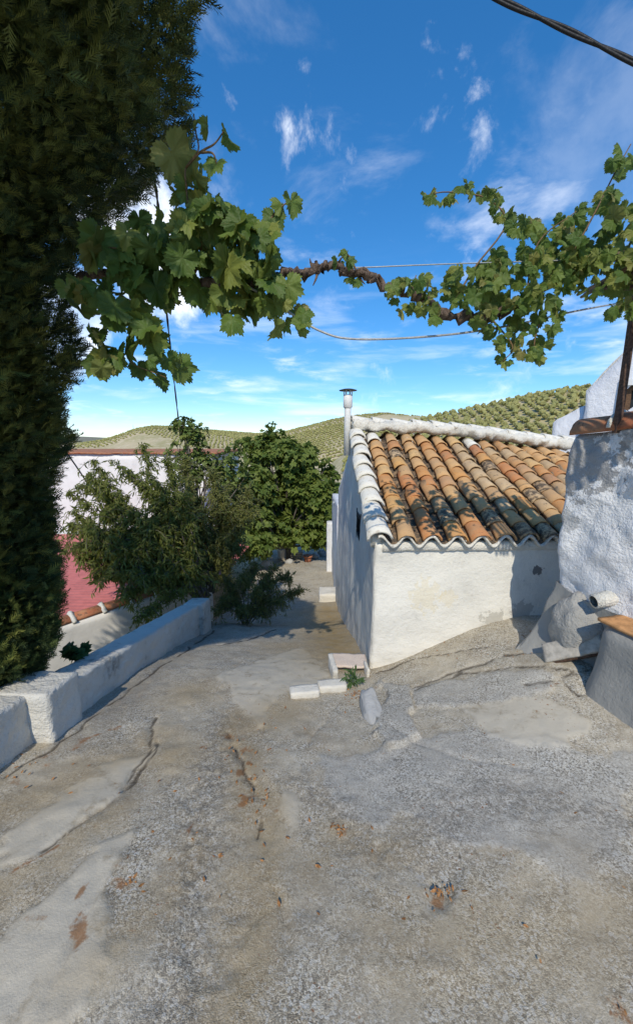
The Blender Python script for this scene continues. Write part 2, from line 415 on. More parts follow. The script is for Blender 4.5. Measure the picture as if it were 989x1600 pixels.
cr_px = [[(247, 1120), (238, 1155), (225, 1180), (200, 1225), (192, 1245)], [(340, 1010), (385, 1000), (430, 985)],
         [(650, 1078), (720, 1050), (800, 1040), (890, 1045)], [(820, 1072), (880, 1060), (905, 1088), (950, 1085), (989, 1100)],
         [(590, 1050), (640, 1030), (700, 1020), (760, 1010)], [(362, 1140), (370, 1180), (410, 1250), (400, 1300)], [(880, 1056), (940, 1043), (989, 1040)],
         [(520, 1105), (480, 1170), (485, 1230)], [(80, 1560), (130, 1440), (170, 1390)], [(560, 1105), (640, 1160), (720, 1190), (830, 1200)], [(595, 1290), (592, 1370)], [(420, 1400), (450, 1430), (455, 1480)]]
cr_px = [[(0, 1214), (40, 1188), (80, 1168), (128, 1142), (140, 1128), (200, 1080), (260, 1038), (335, 988)], [(245, 1160), (215, 1215), (150, 1270), (60, 1330)], [(640, 1075), (700, 1052), (770, 1030), (860, 1014), (985, 1012)]]+cr_px
crack = np.zeros(shp)
for i, c in enumerate(cr_px):
    D = segdist(X+.45*wob, Y+.45*wob2, [gp(*q) for q in c]); wd = np.maximum(.0095 if i < 10 else .0085, .85*np.gradient(ys)[:, None])
    D = np.abs(D+.003*vnoise(P3*30+i)+.0015*vnoise(P3*80+i)); crack = np.maximum(crack, np.exp(-(D/wd)**2)*(1 if i < 10 else .6)*sst(vnoise(P3*7+i*7), -1.1, -.35))
# laid patches: raised skins of cement with broken rims
def patch(poly, h):
    pts = [gp(*q) for q in poly]; inside = np.zeros(shp, bool); n = len(pts)
    for i in range(n):
        x1, y1 = pts[i][:2]; x2, y2 = pts[(i+1) % n][:2]
        inside ^= ((y1 > YW) != (y2 > YW)) & (XW < (x2-x1)*(YW-y1)/((y2-y1) if abs(y2-y1) > 1e-9 else 1e-9)+x1)
    D = segdist(XW, YW, pts+[pts[0]]); return np.where(inside, sst(D, 0, .022), 0)
pa = {}
def P_(name, poly, h):
    global Z
    w = patch(poly, h); Z = Z+w*h; pa[name] = np.maximum(pa.get(name, 0), w)
P_('pale', [(0, 1500), (90, 1375), (200, 1290), (190, 1395), (130, 1600), (-150, 1600)], .010)
P_('pale', [(0, 1320), (130, 1200), (245, 1160), (215, 1215), (120, 1290), (0, 1370)], .008)
P_('blue', [(500, 1180), (700, 1140), (1000, 1180), (1000, 1380), (800, 1350), (640, 1290), (520, 1280)], .006)
P_('pale', [(720, 1100), (830, 1080), (930, 1130), (870, 1180), (760, 1150)], .008)
P_('blue', [(640, 1075), (760, 1050), (880, 1050), (820, 1085), (660, 1110)], .016)
P_('smooth', [(190, 1110), (330, 1000), (420, 985), (360, 1060), (300, 1120), (230, 1180)], .007)
P_('pale', [(420, 1270), (445, 1225), (470, 1260), (450, 1300)], .006)
P_('pale', [(340, 1060), (470, 1010), (520, 1060), (440, 1090), (400, 1140)], .005)
P_('smooth', [(290, 1240), (420, 1110), (430, 1240), (400, 1430), (360, 1560), (280, 1500)], -.007)
P_('blue', [(598, 1062), (640, 1072), (658, 1110), (645, 1160), (605, 1178), (584, 1150)], .035)
# shallow treads further down the lane
for (a, b) in (((330, 985), (545, 972)), ((345, 965), (540, 952)), ((380, 948), (530, 938))):
    y0 = .5*(gp(*a)[1]+gp(*b)[1]); Z = Z+.045*sst(Y+.12*X+.05*wob*8, y0+.08, y0-.02)*sst(Y, y0-1.0, y0-.1)
Z = Z-.016*crack
# a blister with a broken rim in the middle of the shade
for (u, v, rr) in ((690, 1355, .11), (690, 1392, .06)):
    c = gp(u, v); D = np.hypot(XW-c[0], YW-c[1]); Z = Z-.012*np.exp(-(D/rr)**4); crack = np.maximum(crack, .9*np.exp(-((D-rr)/.008)**2)*sst(XW-c[0], -.05, .02))
ruts = fbm(P3*2.2+9, 4)
rust = np.zeros(shp)
for (u, v, ru, a) in ((385, 1210, .05, 1), (385, 1190, .04, 1), (400, 1245, .04, 1), (320, 1165, .05, .8), (390, 1150, .03, .8), (140, 1390, .035, .9), (205, 1380, .035, .9), (190, 1355, .04, .6), (110, 1310, .05, .6), (85, 1420, .035, .7),
                      (125, 1440, .05, .9), (190, 1465, .03, .7), (530, 1300, .035, .9), (690, 1397, .05, .9), (595, 1178, .02, 1), (770, 1455, .05, .6), (960, 1565, .07, .7), (290, 1300, .03, .7), (0, 1490, .1, .6), (60, 1180, .10, .6), (100, 1150, .06, .5), (20, 1215, .08, .7),
                      (335, 1315, .02, .7), (378, 1312, .02, .7), (430, 1130, .03, .6), (240, 1510, .05, .3), (310, 1440, .03, .3)):
    c = gp(u, v); D = np.hypot(XW-c[0], YW-c[1]); rust = np.maximum(rust, a*np.exp(-(D/ru)**2))
for pth in ([(360, 1120), (380, 1180), (405, 1240), (430, 1280)], [(0, 1395), (70, 1330), (150, 1260)], [(540, 1098), (555, 1085), (570, 1070)], [(650, 1045), (720, 1030), (800, 1008), (840, 990)], [(60, 1200), (130, 1165), (200, 1135)]):
    D = segdist(XW, YW, [gp(*q) for q in pth]); rust = np.maximum(rust, .75*np.exp(-(D/.05)**2)*sst(vnoise(P3*14), -.2, .5))
yel = np.exp(-((X-.25)/.50)**2)*sst(Y, 2.9, 4.2)*sst(Y, 10.0, 8.0)
for (u, v, ru) in ((440, 1110, .25), (400, 1130, .2), (300, 1085, .25), (450, 1010, .4), (270, 1180, .2), (480, 960, .6)):
    c = gp(u, v); yel = np.maximum(yel, .6*np.exp(-(np.hypot(X-c[0], Y-c[1])/ru)**2))
for pth, rr_, a_ in (([(370, 1120), (410, 1260), (400, 1450), (390, 1620)], .13, .6), ([(0, 1270), (120, 1210), (260, 1150)], .14, .45), ([(620, 1480), (820, 1480), (960, 1420)], .22, .45), ([(0, 1420), (90, 1340), (180, 1270)], .10, .45), ([(480, 1350), (520, 1300), (600, 1330)], .12, .4), ([(150, 1500), (240, 1420), (300, 1330)], .12, .4)):
    yel = np.maximum(yel, a_*np.exp(-(segdist(XW, YW, [gp(*q) for q in pth])/rr_)**2))
seam = np.maximum(np.exp(-(segdist(XW, YW, [gp(*q) for q in ((350, 1120), (345, 1180), (320, 1280), (300, 1400), (290, 1620))])/.17)**2), .8*np.exp(-(segdist(XW, YW, [gp(*q) for q in ((480, 1230), (600, 1330), (800, 1250), (990, 1290))])/.16)**2))
Z = Z+seam*.006*fbm(P3*45, 2)
foot_shade = np.exp(-((X+1.55)/.22)**2)*sst(Y, 1.6, 2.6)*sst(Y, 6.2, 5)  # strip of shade along the parapet foot, painted into the ground colour
idx = np.arange(X.size).reshape(shp)
Fq = np.stack([idx[:-1, :-1], idx[:-1, 1:], idx[1:, 1:], idx[1:, :-1]], -1).reshape(-1, 4)
m, g = newmat('worn_concrete'); p = g.pos()
n1 = g.noise(p, 1.6, 6, .62); n2 = g.noise(p, 7, 6, .65, .4); n3 = g.noise(p, 34, 5, .7); agg = g.vor(p, 230); aggc = g.vor(p, 230, out=1); agg2 = g.vor(p, 120, out=1)
pale, blue, smo, cra, rus, yl, fshade = [g.attr(a) for a in ('pale', 'blue', 'smooth', 'crack', 'rust', 'yellow', 'foot_shade')]; sea = g.attr('seam')
col = g.mix(g.mr(n1, .3, .7), (.47, .415, .32), (.34, .30, .235))
col = g.mix(g.mr(n2, .45, .7, 0, .7), col, (.52, .475, .385))
col = g.mix(g.mr(n2, .48, .30, 0, .6), col, (.27, .215, .14))
col = g.mix(g.m('MULTIPLY', blue, .7), col, g.mix(n2, (.46, .445, .41), (.36, .35, .32)))
worn = g.m('MULTIPLY', g.m('MAXIMUM', g.mr(g.noise(p, 2.4, 8, .72, .5), .34, .66, .15, 1.0), sea), g.m('SUBTRACT', 1.0, g.m('MULTIPLY', pale, .85)))
spk = g.n('ShaderNodeSeparateColor', {0: aggc}, out=0)
col = g.mix(g.m('MULTIPLY', worn, g.mr(spk, .5, .95, 0, .62)), col, (.68, .64, .54))
col = g.mix(g.m('MULTIPLY', worn, g.mr(spk, .5, .1, 0, .62)), col, (.12, .105, .085))
spk2 = g.n('ShaderNodeSeparateColor', {0: agg2}, out=0)
col = g.mix(g.m('MULTIPLY', worn, g.mr(spk2, .76, .84, 0, .7)), col, (.62, .61, .57)); col = g.mix(g.m('MULTIPLY', worn, g.mr(spk2, .24, .14, 0, .75)), col, (.14, .125, .105))
col = g.mix(g.m('MULTIPLY', sea, g.mr(n3, .40, .60, .1, .6)), col, (.20, .175, .14)); col = g.mix(g.m('MULTIPLY', g.mr(n3, .6, .75), .4), col, (.17, .15, .125))
pale2 = g.m('MULTIPLY', pale, g.mr(g.m('ADD', n2, g.m('MULTIPLY', g.m('SUBTRACT', n3, .5), .5)), .30, .52, .1, .8)); col = g.mix(pale2, col, g.mix(n2, (.60, .55, .45), (.47, .43, .355)))
col = g.mix(g.m('MULTIPLY', yl, g.mr(n2, .25, .65, .5, 1.0)), col, g.mix(n3, (.40, .29, .14), (.29, .21, .105)))
col = g.mix(g.m('MULTIPLY', fshade, .45), col, (.20, .185, .165))
gn = g.mr(g.noise(p, 3.2, 6, .7), .55, .75, 0, .5); col = g.mix(gn, col, (.30, .255, .185))
col = g.mix(g.mr(g.m('ADD', rus, g.m('MULTIPLY', g.m('SUBTRACT', n3, .5), 1.3)), .50, .85, 0, .85), col, g.mix(n2, (.23, .115, .05), (.33, .17, .075)))
fl = g.mr(g.m('MULTIPLY', g.mr(g.noise(p, 55, 2), .66, .72), g.mr(g.noise(p, 2.0, 3), .5, .62)), 0, 1, 0, .8); col = g.mix(fl, col, (.24, .11, .045))
col = g.mix(g.mr(cra, .45, 1.0, 0, .8), col, (.05, .04, .03))
h = g.m('ADD', g.m('MULTIPLY', n3, .55), g.m('MULTIPLY', g.m('MULTIPLY', worn, g.m('SUBTRACT', .6, agg)), .55))
h = g.m('ADD', h, g.m('MULTIPLY', n2, .8)); h = g.m('ADD', h, g.m('MULTIPLY', g.noise(p, 120, 4, .7), .5))
g.surf(col, .95, g.bump(h, .42, .012), .15); M['concrete'] = m
st = mk('street', np.stack([X, Y, Z], -1).reshape(-1, 3), Fq, M['concrete']); st['kind'] = 'structure'
for nme, a in (('pale', pa['pale']), ('blue', pa['blue']), ('smooth', pa['smooth']), ('crack', crack), ('rust', rust), ('yellow', yel), ('foot_shade', foot_shade), ('seam', seam)): fattr(st, nme, a)

# ------------------------------------------------------------------ terrain with the olive hills, one sheet out to the horizon
def elev(profile):
    U = []; T = []
    for (u, v) in profile:
        d = ray(u, v); U.append(math.atan2(d[0], d[1])); T.append(d[2]/math.hypot(d[0], d[1]))
    return U, T
R1, R2, R3 = 330.0, 760.0, 6500.0
e1 = elev([(480, 760), (530, 715), (570, 688), (620, 668), (660, 656), (700, 647), (750, 637), (800, 626), (860, 614), (915, 606), (1000, 596), (1200, 575)])
e2 = elev([(-300, 700), (60, 697), (120, 694), (160, 689), (185, 682), (215, 671), (240, 667), (275, 667), (300, 671), (350, 675), (400, 679), (440, 677), (470, 669), (520, 656), (560, 649), (600, 646), (640, 650), (700, 655), (989, 660)])
e3 = elev([(-300, 682), (60, 681), (130, 682), (170, 684), (230, 684), (400, 683), (989, 683)])
def zt(az, r):
    az = np.asarray(az, float); r = np.asarray(r, float)
    h1 = EYE+R1*np.interp(az, *e1); h2 = EYE+R2*np.interp(az, *e2); h3 = EYE+R3*np.interp(az, *e3)
    base = np.interp(r, [0, 10, 17, 40, 110, 300, 480, 1100, 4000, 12000], [-2.5, -3.0, -3.6, -9, -24, -30, -34, -55, -90, -90])
    b1 = np.where(r < R1, sst(r, 110, R1+70)/sst(R1, 110, R1+70), sst(r, 520, R1)); b2 = np.where(r < R2, np.clip((r-430)/(R2-430), 0, 1)**.85, sst(r, 1250, R2)); b3 = np.where(r < R3, sst(r, 3000, R3), 1)
    wig = 1.2*fbm(np.stack([az*9, r*.012, az*0], -1), 3)*sst(r, 90, 200)*sst(R1+0*r, 0, 1)
    z = base+np.maximum(0, h1-base)*b1
    z = np.maximum(z, base+(h2-base)*b2); z = np.maximum(z, base+(h3-base)*b3*.999)
    return z+wig*np.where(np.abs(r-R1) < 50, .3, 1)
azs = np.concatenate([np.linspace(-math.pi, R(-45), 60)[:-1], np.linspace(R(-45), R(50), 330), np.linspace(R(50), math.pi, 60)[1:]])
rs = np.geomspace(6, 11000, 190); AZ, RR = np.meshgrid(azs, rs); TZ = zt(AZ, RR); TX, TY = np.sin(AZ)*RR, np.cos(AZ)*RR
idx = np.arange(TX.size).reshape(TX.shape); Ft = np.stack([idx[:-1, :-1], idx[:-1, 1:], idx[1:, 1:], idx[1:, :-1]], -1).reshape(-1, 4)
TV = np.vstack([np.stack([TX, TY, TZ], -1).reshape(-1, 3)])
m, g = newmat('dry_hill_soil'); p = g.pos()
n1 = g.noise(p, .012, 5, .6); n2 = g.noise(p, .12, 5, .6); n3 = g.noise(p, 1.2, 4, .6)
col = g.mix(g.mr(n1, .4, .6), (.52, .43, .27), (.40, .35, .18)); col = g.mix(g.mr(n2, .45, .7), col, (.60, .50, .34)); col = g.mix(g.mr(n3, .5, .8, 0, .5), col, (.20, .20, .09))
pd = g.vm('LENGTH', p, out=1)
col = g.mix(g.m('MULTIPLY', g.mr(pd, 1000, 1600), .8), col, g.mix(g.noise(p, .004, 5), (.10, .12, .09), (.27, .25, .20)))
g.surf(col, .95, None, .1); M['hill'] = m
te = mk('terrain', TV, Ft, M['hill']); te['kind'] = 'structure'

# olive trees
def ico(sub, seed, amp):
    import bmesh
    b = bmesh.new(); bmesh.ops.create_icosphere(b, subdivisions=sub, radius=1.0)
    V = np.array([v.co[:] for v in b.verts]); F = np.array([[v.index for v in f.verts] for f in b.faces]); b.free()
    V = V*(1+amp*fbm(V*2.2+seed, 3))[:, None]; return V, F
m, g = newmat('olive_foliage'); p = g.pos(); n = g.noise(p, 1.6, 4, .7); r = g.m('FRACT', g.m('ADD', g.attr('rnd'), g.orand()))
col = g.mix(r, (.33, .32, .115), (.45, .41, .155)); col = g.mix(g.mr(n, .4, .65), g.mix(.45, col, (.13, .135, .055)), col)
g.surf(col, .85, g.bump(n, .9, .5), .2); M['olive'] = m
def olive_mesh(seed):
    V, F = ico(2, seed, .0); vs = []; fs = []; k = 0; rr = random.Random(seed)
    for j in range(5):
        W_, F_ = ico(2 if j == 0 else 1, seed+j*5, .35)
        c = (0, 0, 1.9) if j == 0 else (rr.uniform(-1.1, 1.1), rr.uniform(-1.1, 1.1), rr.uniform(1.4, 2.7))
        s = 1.55 if j == 0 else rr.uniform(.75, 1.1)
        vs.append(W_*np.array([s, s, s*.85])+np.array(c)); fs.append(F_+k); k += len(W_)
    n_ = 8; a = np.arange(n_)*2*math.pi/n_
    tr = np.concatenate([np.stack([np.cos(a)*q, np.sin(a)*q, np.full(n_, z)], 1) for q, z in ((.3, -.4), (.22, 1.3))])
    ft = np.array([[i, (i+1) % n_, n_+(i+1) % n_] for i in range(n_)]+[[i, n_+(i+1) % n_, n_+i] for i in range(n_)])+k
    vs.append(tr); fs.append(ft); return np.concatenate(vs), np.concatenate(fs)
om = []
for s in range(4):
    V, F = olive_mesh(s+3); om.append((V, F, mesh('olive_tree', V, F, M['olive'], False)))
cand = []                                                # the near hill, planted in rows
for i in range(-80, 80):
    for j in range(-10, 80):
        x, y = i*5.6+j*1.2, 120+j*5.2-i*.6
        x += random.uniform(-1.3, 1.3); y += random.uniform(-1.3, 1.3)
        r_ = math.hypot(x, y); a = math.atan2(x, y)
        if 165 < r_ < R1+14 and R(4) < a < R(41): cand.append((x, y, r_, a))
def show(x, y, z):
    q = np.array([x, y, z-EYE]); zc = q@_F; u = 494.5+FPX*q[0]/zc; v = 800-FPX*(q@_U)/zc; return u, v
vis = []; rest = []
for (x, y, r_, a) in cand:
    z = float(zt(a, r_)); u, v = show(x, y, z+2.5)
    roofline = 655+.11*(u-560)
    (vis if 600 < u < 935 and v < roofline+7 else rest).append((r_, x, y, z))
vis.sort(); indiv = vis[:300]; rest += vis[300:]
for k, (r_, x, y, z) in enumerate(indiv):
    o = bpy.data.objects.new('olive_tree', om[k % 4][2]); link(o); s = random.uniform(.8, 1.4)
    o.location = (x, y, z-.1); o.scale = (s, s, s*random.uniform(.85, 1.05)); o.rotation_euler = (0, 0, random.uniform(0, 6.28))
    tag(o, 'rounded grey green olive tree in planted rows on the hill above the tiled roof', 'olive tree', 'olive trees on the near hill')
V0, F0, _ = om[0]
def olive_mass(name, pts, label, V0, F0, sc=1.0):
    pts = np.array(pts); n_ = len(pts); s = sc*RS.uniform(.85, 1.2, n_); a = RS.rand(n_)*6.28
    A = np.zeros((n_, 3, 3)); A[:, 0, 0] = np.cos(a)*s; A[:, 0, 1] = -np.sin(a)*s; A[:, 1, 0] = np.sin(a)*s; A[:, 1, 1] = np.cos(a)*s; A[:, 2, 2] = s
    V, F = scatter(V0, F0, A, pts); o = mk(name, V, F, M['olive'], None, False); fattr(o, 'rnd', np.repeat(RS.rand(n_), len(V0)))
    tag(o, label, 'olive grove', kind='stuff'); return o
if rest: olive_mass('olive_grove', [(x, y, z-.1) for _, x, y, z in rest], 'rows of olive trees running over the crest of the near hill', V0, F0)
Vf, Ff = ico(1, 4, .3); Vf = Vf*np.array([2.3, 2.3, 1.7])+np.array([0, 0, 1.6])
far = []
for i in range(-140, 70):
    for j in range(0, 90):
        x, y = i*5.2+j*2.2, 380+j*17.0+i*3.4
        r_ = math.hypot(x, y); a = math.atan2(x, y)
        if not (440 < r_ < R2+60 and R(-38) < a < R(16)): continue
        tnear = fbm(np.array([[x*.006, y*.006, 2.0]]), 3)[0]
        if a < R(-25) and r_ < 640: continue
        if tnear > .4: continue
        x += random.uniform(-1.2, 1.2); y += random.uniform(-.9, .9); z = float(zt(math.atan2(x, y), math.hypot(x, y)))
        far.append((x, y, z-.2))
        if tnear < -.35 or r_ > R2-30:                   # denser wood on the crown of the hill
            far.append((x+2.5, y+4.0, float(zt(math.atan2(x+2.5, y+4), math.hypot(x+2.5, y+4)))-.2))
olive_mass('olive_grove', far, 'striped rows of small olive trees on the distant hills beyond the fig trees', Vf, Ff, .95)

# ------------------------------------------------------------------ the tiled shed
shed = empty('shed', (1.9, 3.6, -.6), 'low white shed with a clay tile roof, whitewashed verge and ridge, beside the lane', 'shed')
X0, X1 = .535, 3.9
ye = lambda x: 3.40+.125*(x-X0)                          # front face
yr = lambda x: 5.72+.11*(x-.5)                           # ridge
ze = lambda x: .755-.030*(x-.5)                          # top of the eave tiles
zr = lambda x: 1.78-.085*(x-.5)+.02*np.cos((x-2)*2)
YB, ZB = 9.3, .50                                        # rear eave
def zroof(x, y):
    t = (y-ye(x)+.07)/(yr(x)-ye(x)+.07)
    f = ze(x)+(zr(x)-ze(x))*t-.025*np.sin(np.clip(t, 0, 1)*math.pi)
    b = zr(x)+(ZB-zr(x))*(y-yr(x))/(YB-yr(x)); return np.where(y < yr(x), f, b)
V, F = rbox((X0, 3.40, 0), (X1, YB, 1), .06, .001)
# finer vertical grid for the relief
def wallsolid():
    V, F = rbox((X0, 0, 0), (X1, 5.9, 3.0), .06, .018); t = np.clip(V[:, 2]/3.0, 0, 1); yy = V[:, 1]/5.9
    x = V[:, 0]; y0 = ye(x); y = y0+(YB-y0)*yy
    zt_ = zroof(x, y)-.135; zb = np.where(y < 3.8, -.95, -3.2); zb = np.interp(y, [3.4, 4.4, 9.3], [-1.0, -1.8, -3.3])
    z = zb+(zt_-zb)*t; P = np.stack([x, y, z], 1)
    P[:, 0] += (x < X0+.03)*(.0)
    P = P+np.stack([.016*fbm(P*3.0, 4), .011*fbm(P*2.6+40, 4), P[:, 0]*0], 1)
    # side render is thicker towards the ground
    P[:, 0] -= np.where(x < X0+.03, .05*sst(P[:, 2], -.2, -1.6), 0)
    return P, F
V, F = wallsolid(); WY0, WY1, WZ0, WZ1 = 4.62, 5.02, .36, .62
c = V[F].mean(1); cut = (c[:, 0] < X0+.06) & (c[:, 1] > WY0) & (c[:, 1] < WY1) & (c[:, 2] > WZ0) & (c[:, 2] < WZ1)
mk('wall', V, F[~cut], M['shed'], shed)
b = MB(); b.box((X0+.16, .5*(WY0+WY1), .5*(WZ0+WZ1)), (.02, WY1-WY0+.16, WZ1-WZ0+.16)); wn = b.build('window', M['pane'], shed, False)
b = MB()
for yy, zz_, sy, sz in ((WY0-.01, .49, .05, .40), (WY1+.01, .49, .05, .40), (.5*(WY0+WY1), WZ0-.01, WY1-WY0-.03, .05), (.5*(WY0+WY1), WZ1+.01, WY1-WY0-.03, .05)): b.box((X0+.075, yy, zz_), (.15, sy, sz))
f = b.build('frame', M['dark'], None, False); f.parent = wn  # reveal of the opening, its shade put into the colour
b = MB()
for k in range(3): b.tube([(X0+.05, WY0+.1*(k+1), WZ0), (X0+.05, WY0+.1*(k+1), WZ1)], .007, 6)
f = b.build('window_bar', M['rust'], None); f.parent = wn

def captile(L=.40, w0=.094, w1=.072, th=.014, n=9, m=3, seed=0, arc=84):
    """a curved clay tile: wide end at y=0, narrow end at y=L, hollow and of real thickness"""
    rr = random.Random(seed); V = []; F = []
    for side in (0, 1):
        for j in range(m+1):
            t = j/m; w = w0+(w1-w0)*t-side*th
            for i in range(n+1):
                a = R(90-arc+2*arc*i/n)
                q = 1+rr.uniform(-.012, .012)
                V.append((-w*math.cos(a)*q, t*L+rr.uniform(-.004, .004), w*math.sin(a)*.92*q-.01))
    st_ = (n+1); off = (m+1)*st_
    for j in range(m):
        for i in range(n):
            a = j*st_+i; F.append((a, a+1, a+st_+1, a+st_)); F.append((off+a, off+a+st_, off+a+st_+1, off+a+1))
    for i in range(n): F.append((i, off+i, off+i+1, i+1)); a = m*st_+i; F.append((a, a+1, off+a+1, off+a))
    for j in range(m):
        a = j*st_; F.append((a, a+st_, off+a+st_, off+a)); a = j*st_+n; F.append((a, off+a, off+a+st_, a+st_))
    return V, F
caps = [mesh('roof_tile', *captile(seed=s), M['t_tan'], True) for s in range(6)]
wcaps = [mesh('verge_tile', *captile(.36, .122, .098, .022, seed=9+s), M['t_white'], True) for s in range(2)]
chan = []
for s in range(2):
    V, F = captile(.40, .088, .108, .012, 7, 2, 20+s, 75); V = [(x, y, -z) for x, y, z in V]; chan.append(mesh('channel_tile', V, [f[::-1] for f in F], M['t_chan'], True))
for me in caps+wcaps+chan:
    pass
def place(name, me, p, slope, mat=None, yaw=0.0, roll=0.0, parent=shed, sc=(1, 1, 1)):
    o = bpy.data.objects.new(name, me); link(o, parent)
    if parent is not None: o.matrix_parent_inverse = Matrix.Translation(-Vector(parent.location))
    o.location = p; o.rotation_euler = (slope, roll, yaw); o.scale = sc
    if mat is not None: o.material_slots[0].link = 'OBJECT'; o.material_slots[0].material = mat
    return o
NR, PITCHX = 10, .240
cols = [.815+PITCHX*k for k in range(13)]
rt = random.Random(21)
for ci, xc in enumerate(cols):
    ya, yb = ye(xc)-.075, yr(xc)-.10; sl_ = math.atan2(float(zr(xc)-ze(xc)), yb-ya+.02); dx = 0
    for k in range(NR):
        t = k/NR; y = ya+(yb-ya)*t+rt.uniform(-.014, .014); z = float(zroof(xc, y+.0))-.055; dx = .6*dx+rt.uniform(-.010, .010)
        d_ = ci*.9+k*1.0
        r_ = rt.random(); mossy = .10+.30*math.exp(-((ci-6.5)/1.7)**2-((k-4.5)/2.5)**2)+(.35 if (ci, k) in ((2, 1), (5, 0), (4, 1)) else 0)
        if k == NR-1: mt = M['t_white'] if rt.random() < .12 else M['t_half']
        elif (ci, k) in ((5, 0), (2, 1), (4, 1), (7, 3), (8, 4), (6, 6), (1, 7)) or r_ < mossy*.12: mt = M['t_moss']
        elif ci < 5: mt = M['t_org'] if rt.random() < .42 else M['t_tan']
        else: mt = M['t_gry'] if rt.random() < .5 else (M['t_tan'] if rt.random() < .6 else M['t_org'])
        place('roof_tile', caps[rt.randrange(6)], (xc+dx, y, z), sl_-R(3.4)+rt.uniform(-.025, .025), mt, rt.uniform(-.07, .07), rt.uniform(-.10, .10), sc=(rt.uniform(.92, 1.08), 1.0 if k < NR-1 else .8, rt.uniform(.9, 1.06)))
    for side in ((-.5, .5) if ci == 0 else (.5,)):
        xq = xc+side*PITCHX
        for k in range(NR-1):
            y = ye(xq)-.07+(yb-ya)*k/(NR-1)*.97; z = float(zroof(xq, y))-.030
            place('channel_tile', chan[k % 2], (xq, y, z), sl_-R(2.5), None, rt.uniform(-.04, .04), 0)
# verge of whitewashed tiles down the lane side
xv = .575
for k in range(9):
    ya, yb = ye(xv)-.08, yr(xv)-.02; y = ya+(yb-ya)*k/9; sl_ = math.atan2(float(zr(xv)-ze(xv)), yb-ya)
    place('verge_tile', wcaps[k % 2], (xv+rt.uniform(-.008, .008), y, float(zroof(xv, y))-.045), sl_-R(3.6), None, rt.uniform(-.05, .05), rt.uniform(-.05, .05)-.06)
# mortar bed under the verge, under the ridge and along the eave
def bar(pts, w, h, name, mat, step=.05, amp=.012):
    pts = smooth_path(pts, 10); n_ = len(pts); V = []; 
    for i, p_ in enumerate(pts):
        t = pts[min(i+1, n_-1)]-pts[max(i-1, 0)]; s_ = np.cross(t, (0, 0, 1)); s_ /= np.linalg.norm(s_)
        for a in np.linspace(0, 2*math.pi, 14, endpoint=False):
            ca, sa = math.cos(a), math.sin(a); e = lambda q: math.copysign(abs(q)**.6, q)
            V.append(p_+s_*e(ca)*w/2+np.array([0, 0, 1])*e(sa)*h/2)
    V = np.array(V); V = rough(rough(V, amp, 9, 3), amp*.5, 26, 2); F = [(i*14+j, i*14+(j+1) % 14, (i+1)*14+(j+1) % 14, (i+1)*14+j) for i in range(n_-1) for j in range(14)]
    F += [tuple(range(13, -1, -1)), tuple((n_-1)*14+j for j in range(14))]
    return mk(name, V, F, mat, shed)
bar([(xv-.005, y, float(zroof(xv, y))-.115) for y in np.linspace(ye(xv)+.01, yr(xv), 6)], .15, .13, 'verge_mortar', M['mortar'])
bar([(x, yr(x)+.05, float(zr(x))+.045) for x in np.linspace(.50, 3.95, 12)], .34, .15, 'ridge_mortar', M['mortar'], amp=.034)
k = 0; x = .50
while x < 3.85:
    o = place('ridge_tile', wcaps[k % 2], (x, yr(x)+.05, float(zr(x))+.075), R(-5)-.03, None, -math.pi/2+.11+rt.uniform(-.04, .04), rt.uniform(-.05, .05)); x += .30; k += 1
# the wavy white lip of mortar closing the tile ends
xs_ = np.linspace(.55, 3.85, 34*8); ph = (xs_-cols[0])/PITCHX*2*math.pi
V = []; nn = len(xs_)
for i, x in enumerate(xs_):
    zc = float(ze(x))-.058+.050*math.cos(ph[i])-.004; y0 = ye(x)-.082
    for (dy, dz) in ((0, .014), (-.006, 0), (0, -.014), (.05, -.016), (.10, -.02), (.10, .008)): V.append((x, y0+dy, zc+dz))
V = np.array(V); V = V+np.stack([V[:, 0]*0, .003*fbm(V*14), .004*fbm(V*12+5)], 1)
F = [(i*6+j, (i+1)*6+j, (i+1)*6+(j+1) % 6, i*6+(j+1) % 6) for i in range(nn-1) for j in range(6)]
mk('eave_lip', V, F, M['mortar'], shed)
bar([(x, ye(x)+.03, float(ze(x))-.125) for x in np.linspace(.60, 3.85, 10)], .13, .10, 'eave_mortar', M['mortar'], amp=.006)
# the rear slope: a rippled sheet of the same clay
xa = np.arange(.62, 3.95, .03); yb_ = np.linspace(0, 1, 60); XX, TT = np.meshgrid(xa, yb_); YY = yr(XX)+.12+(YB+.1-yr(XX)-.12)*TT
ZZ = zroof(XX, YY)-.02+.045*np.cos((XX-cols[0])/PITCHX*2*math.pi)+.012*((TT*12) % 1); idx = np.arange(XX.size).reshape(XX.shape)
mk('rear_roof', np.stack([XX, YY, ZZ], -1).reshape(-1, 3), np.stack([idx[:-1, :-1], idx[:-1, 1:], idx[1:, 1:], idx[1:, :-1]], -1).reshape(-1, 4), M['t_tan'], shed)
# stove flue on the gable
fx, fy = .455, 5.78
b = MB(); b.lathe([(.050, 1.35), (.050, 2.02), (.046, 2.03), (.046, 2.035)], (fx, fy, 0), 18); fl_ = b.build('chimney', M['galv'], shed)
def sub(o, par): o.parent = par; return o
b = MB(); b.lathe([(.047, 2.03), (.066, 2.045), (.066, 2.20), (.060, 2.205), (.058, 2.22)], (fx, fy, 0), 18)
sub(b.build('flue_collar', M['galv'], None), fl_)
for a in range(6): b = MB(); b.box((fx+.058*math.cos(a*1.047), fy+.058*math.sin(a*1.047), 2.245), (.014, .014, .075)); sub(b.build('cowl_strut', M['galv'], None, False), fl_)
b = MB(); b.lathe([(.128, 2.276), (.130, 2.284), (.07, 2.30), (.01, 2.308)], (fx, fy, 0), 24); sub(b.build('cowl', M['cap'], None), fl_)
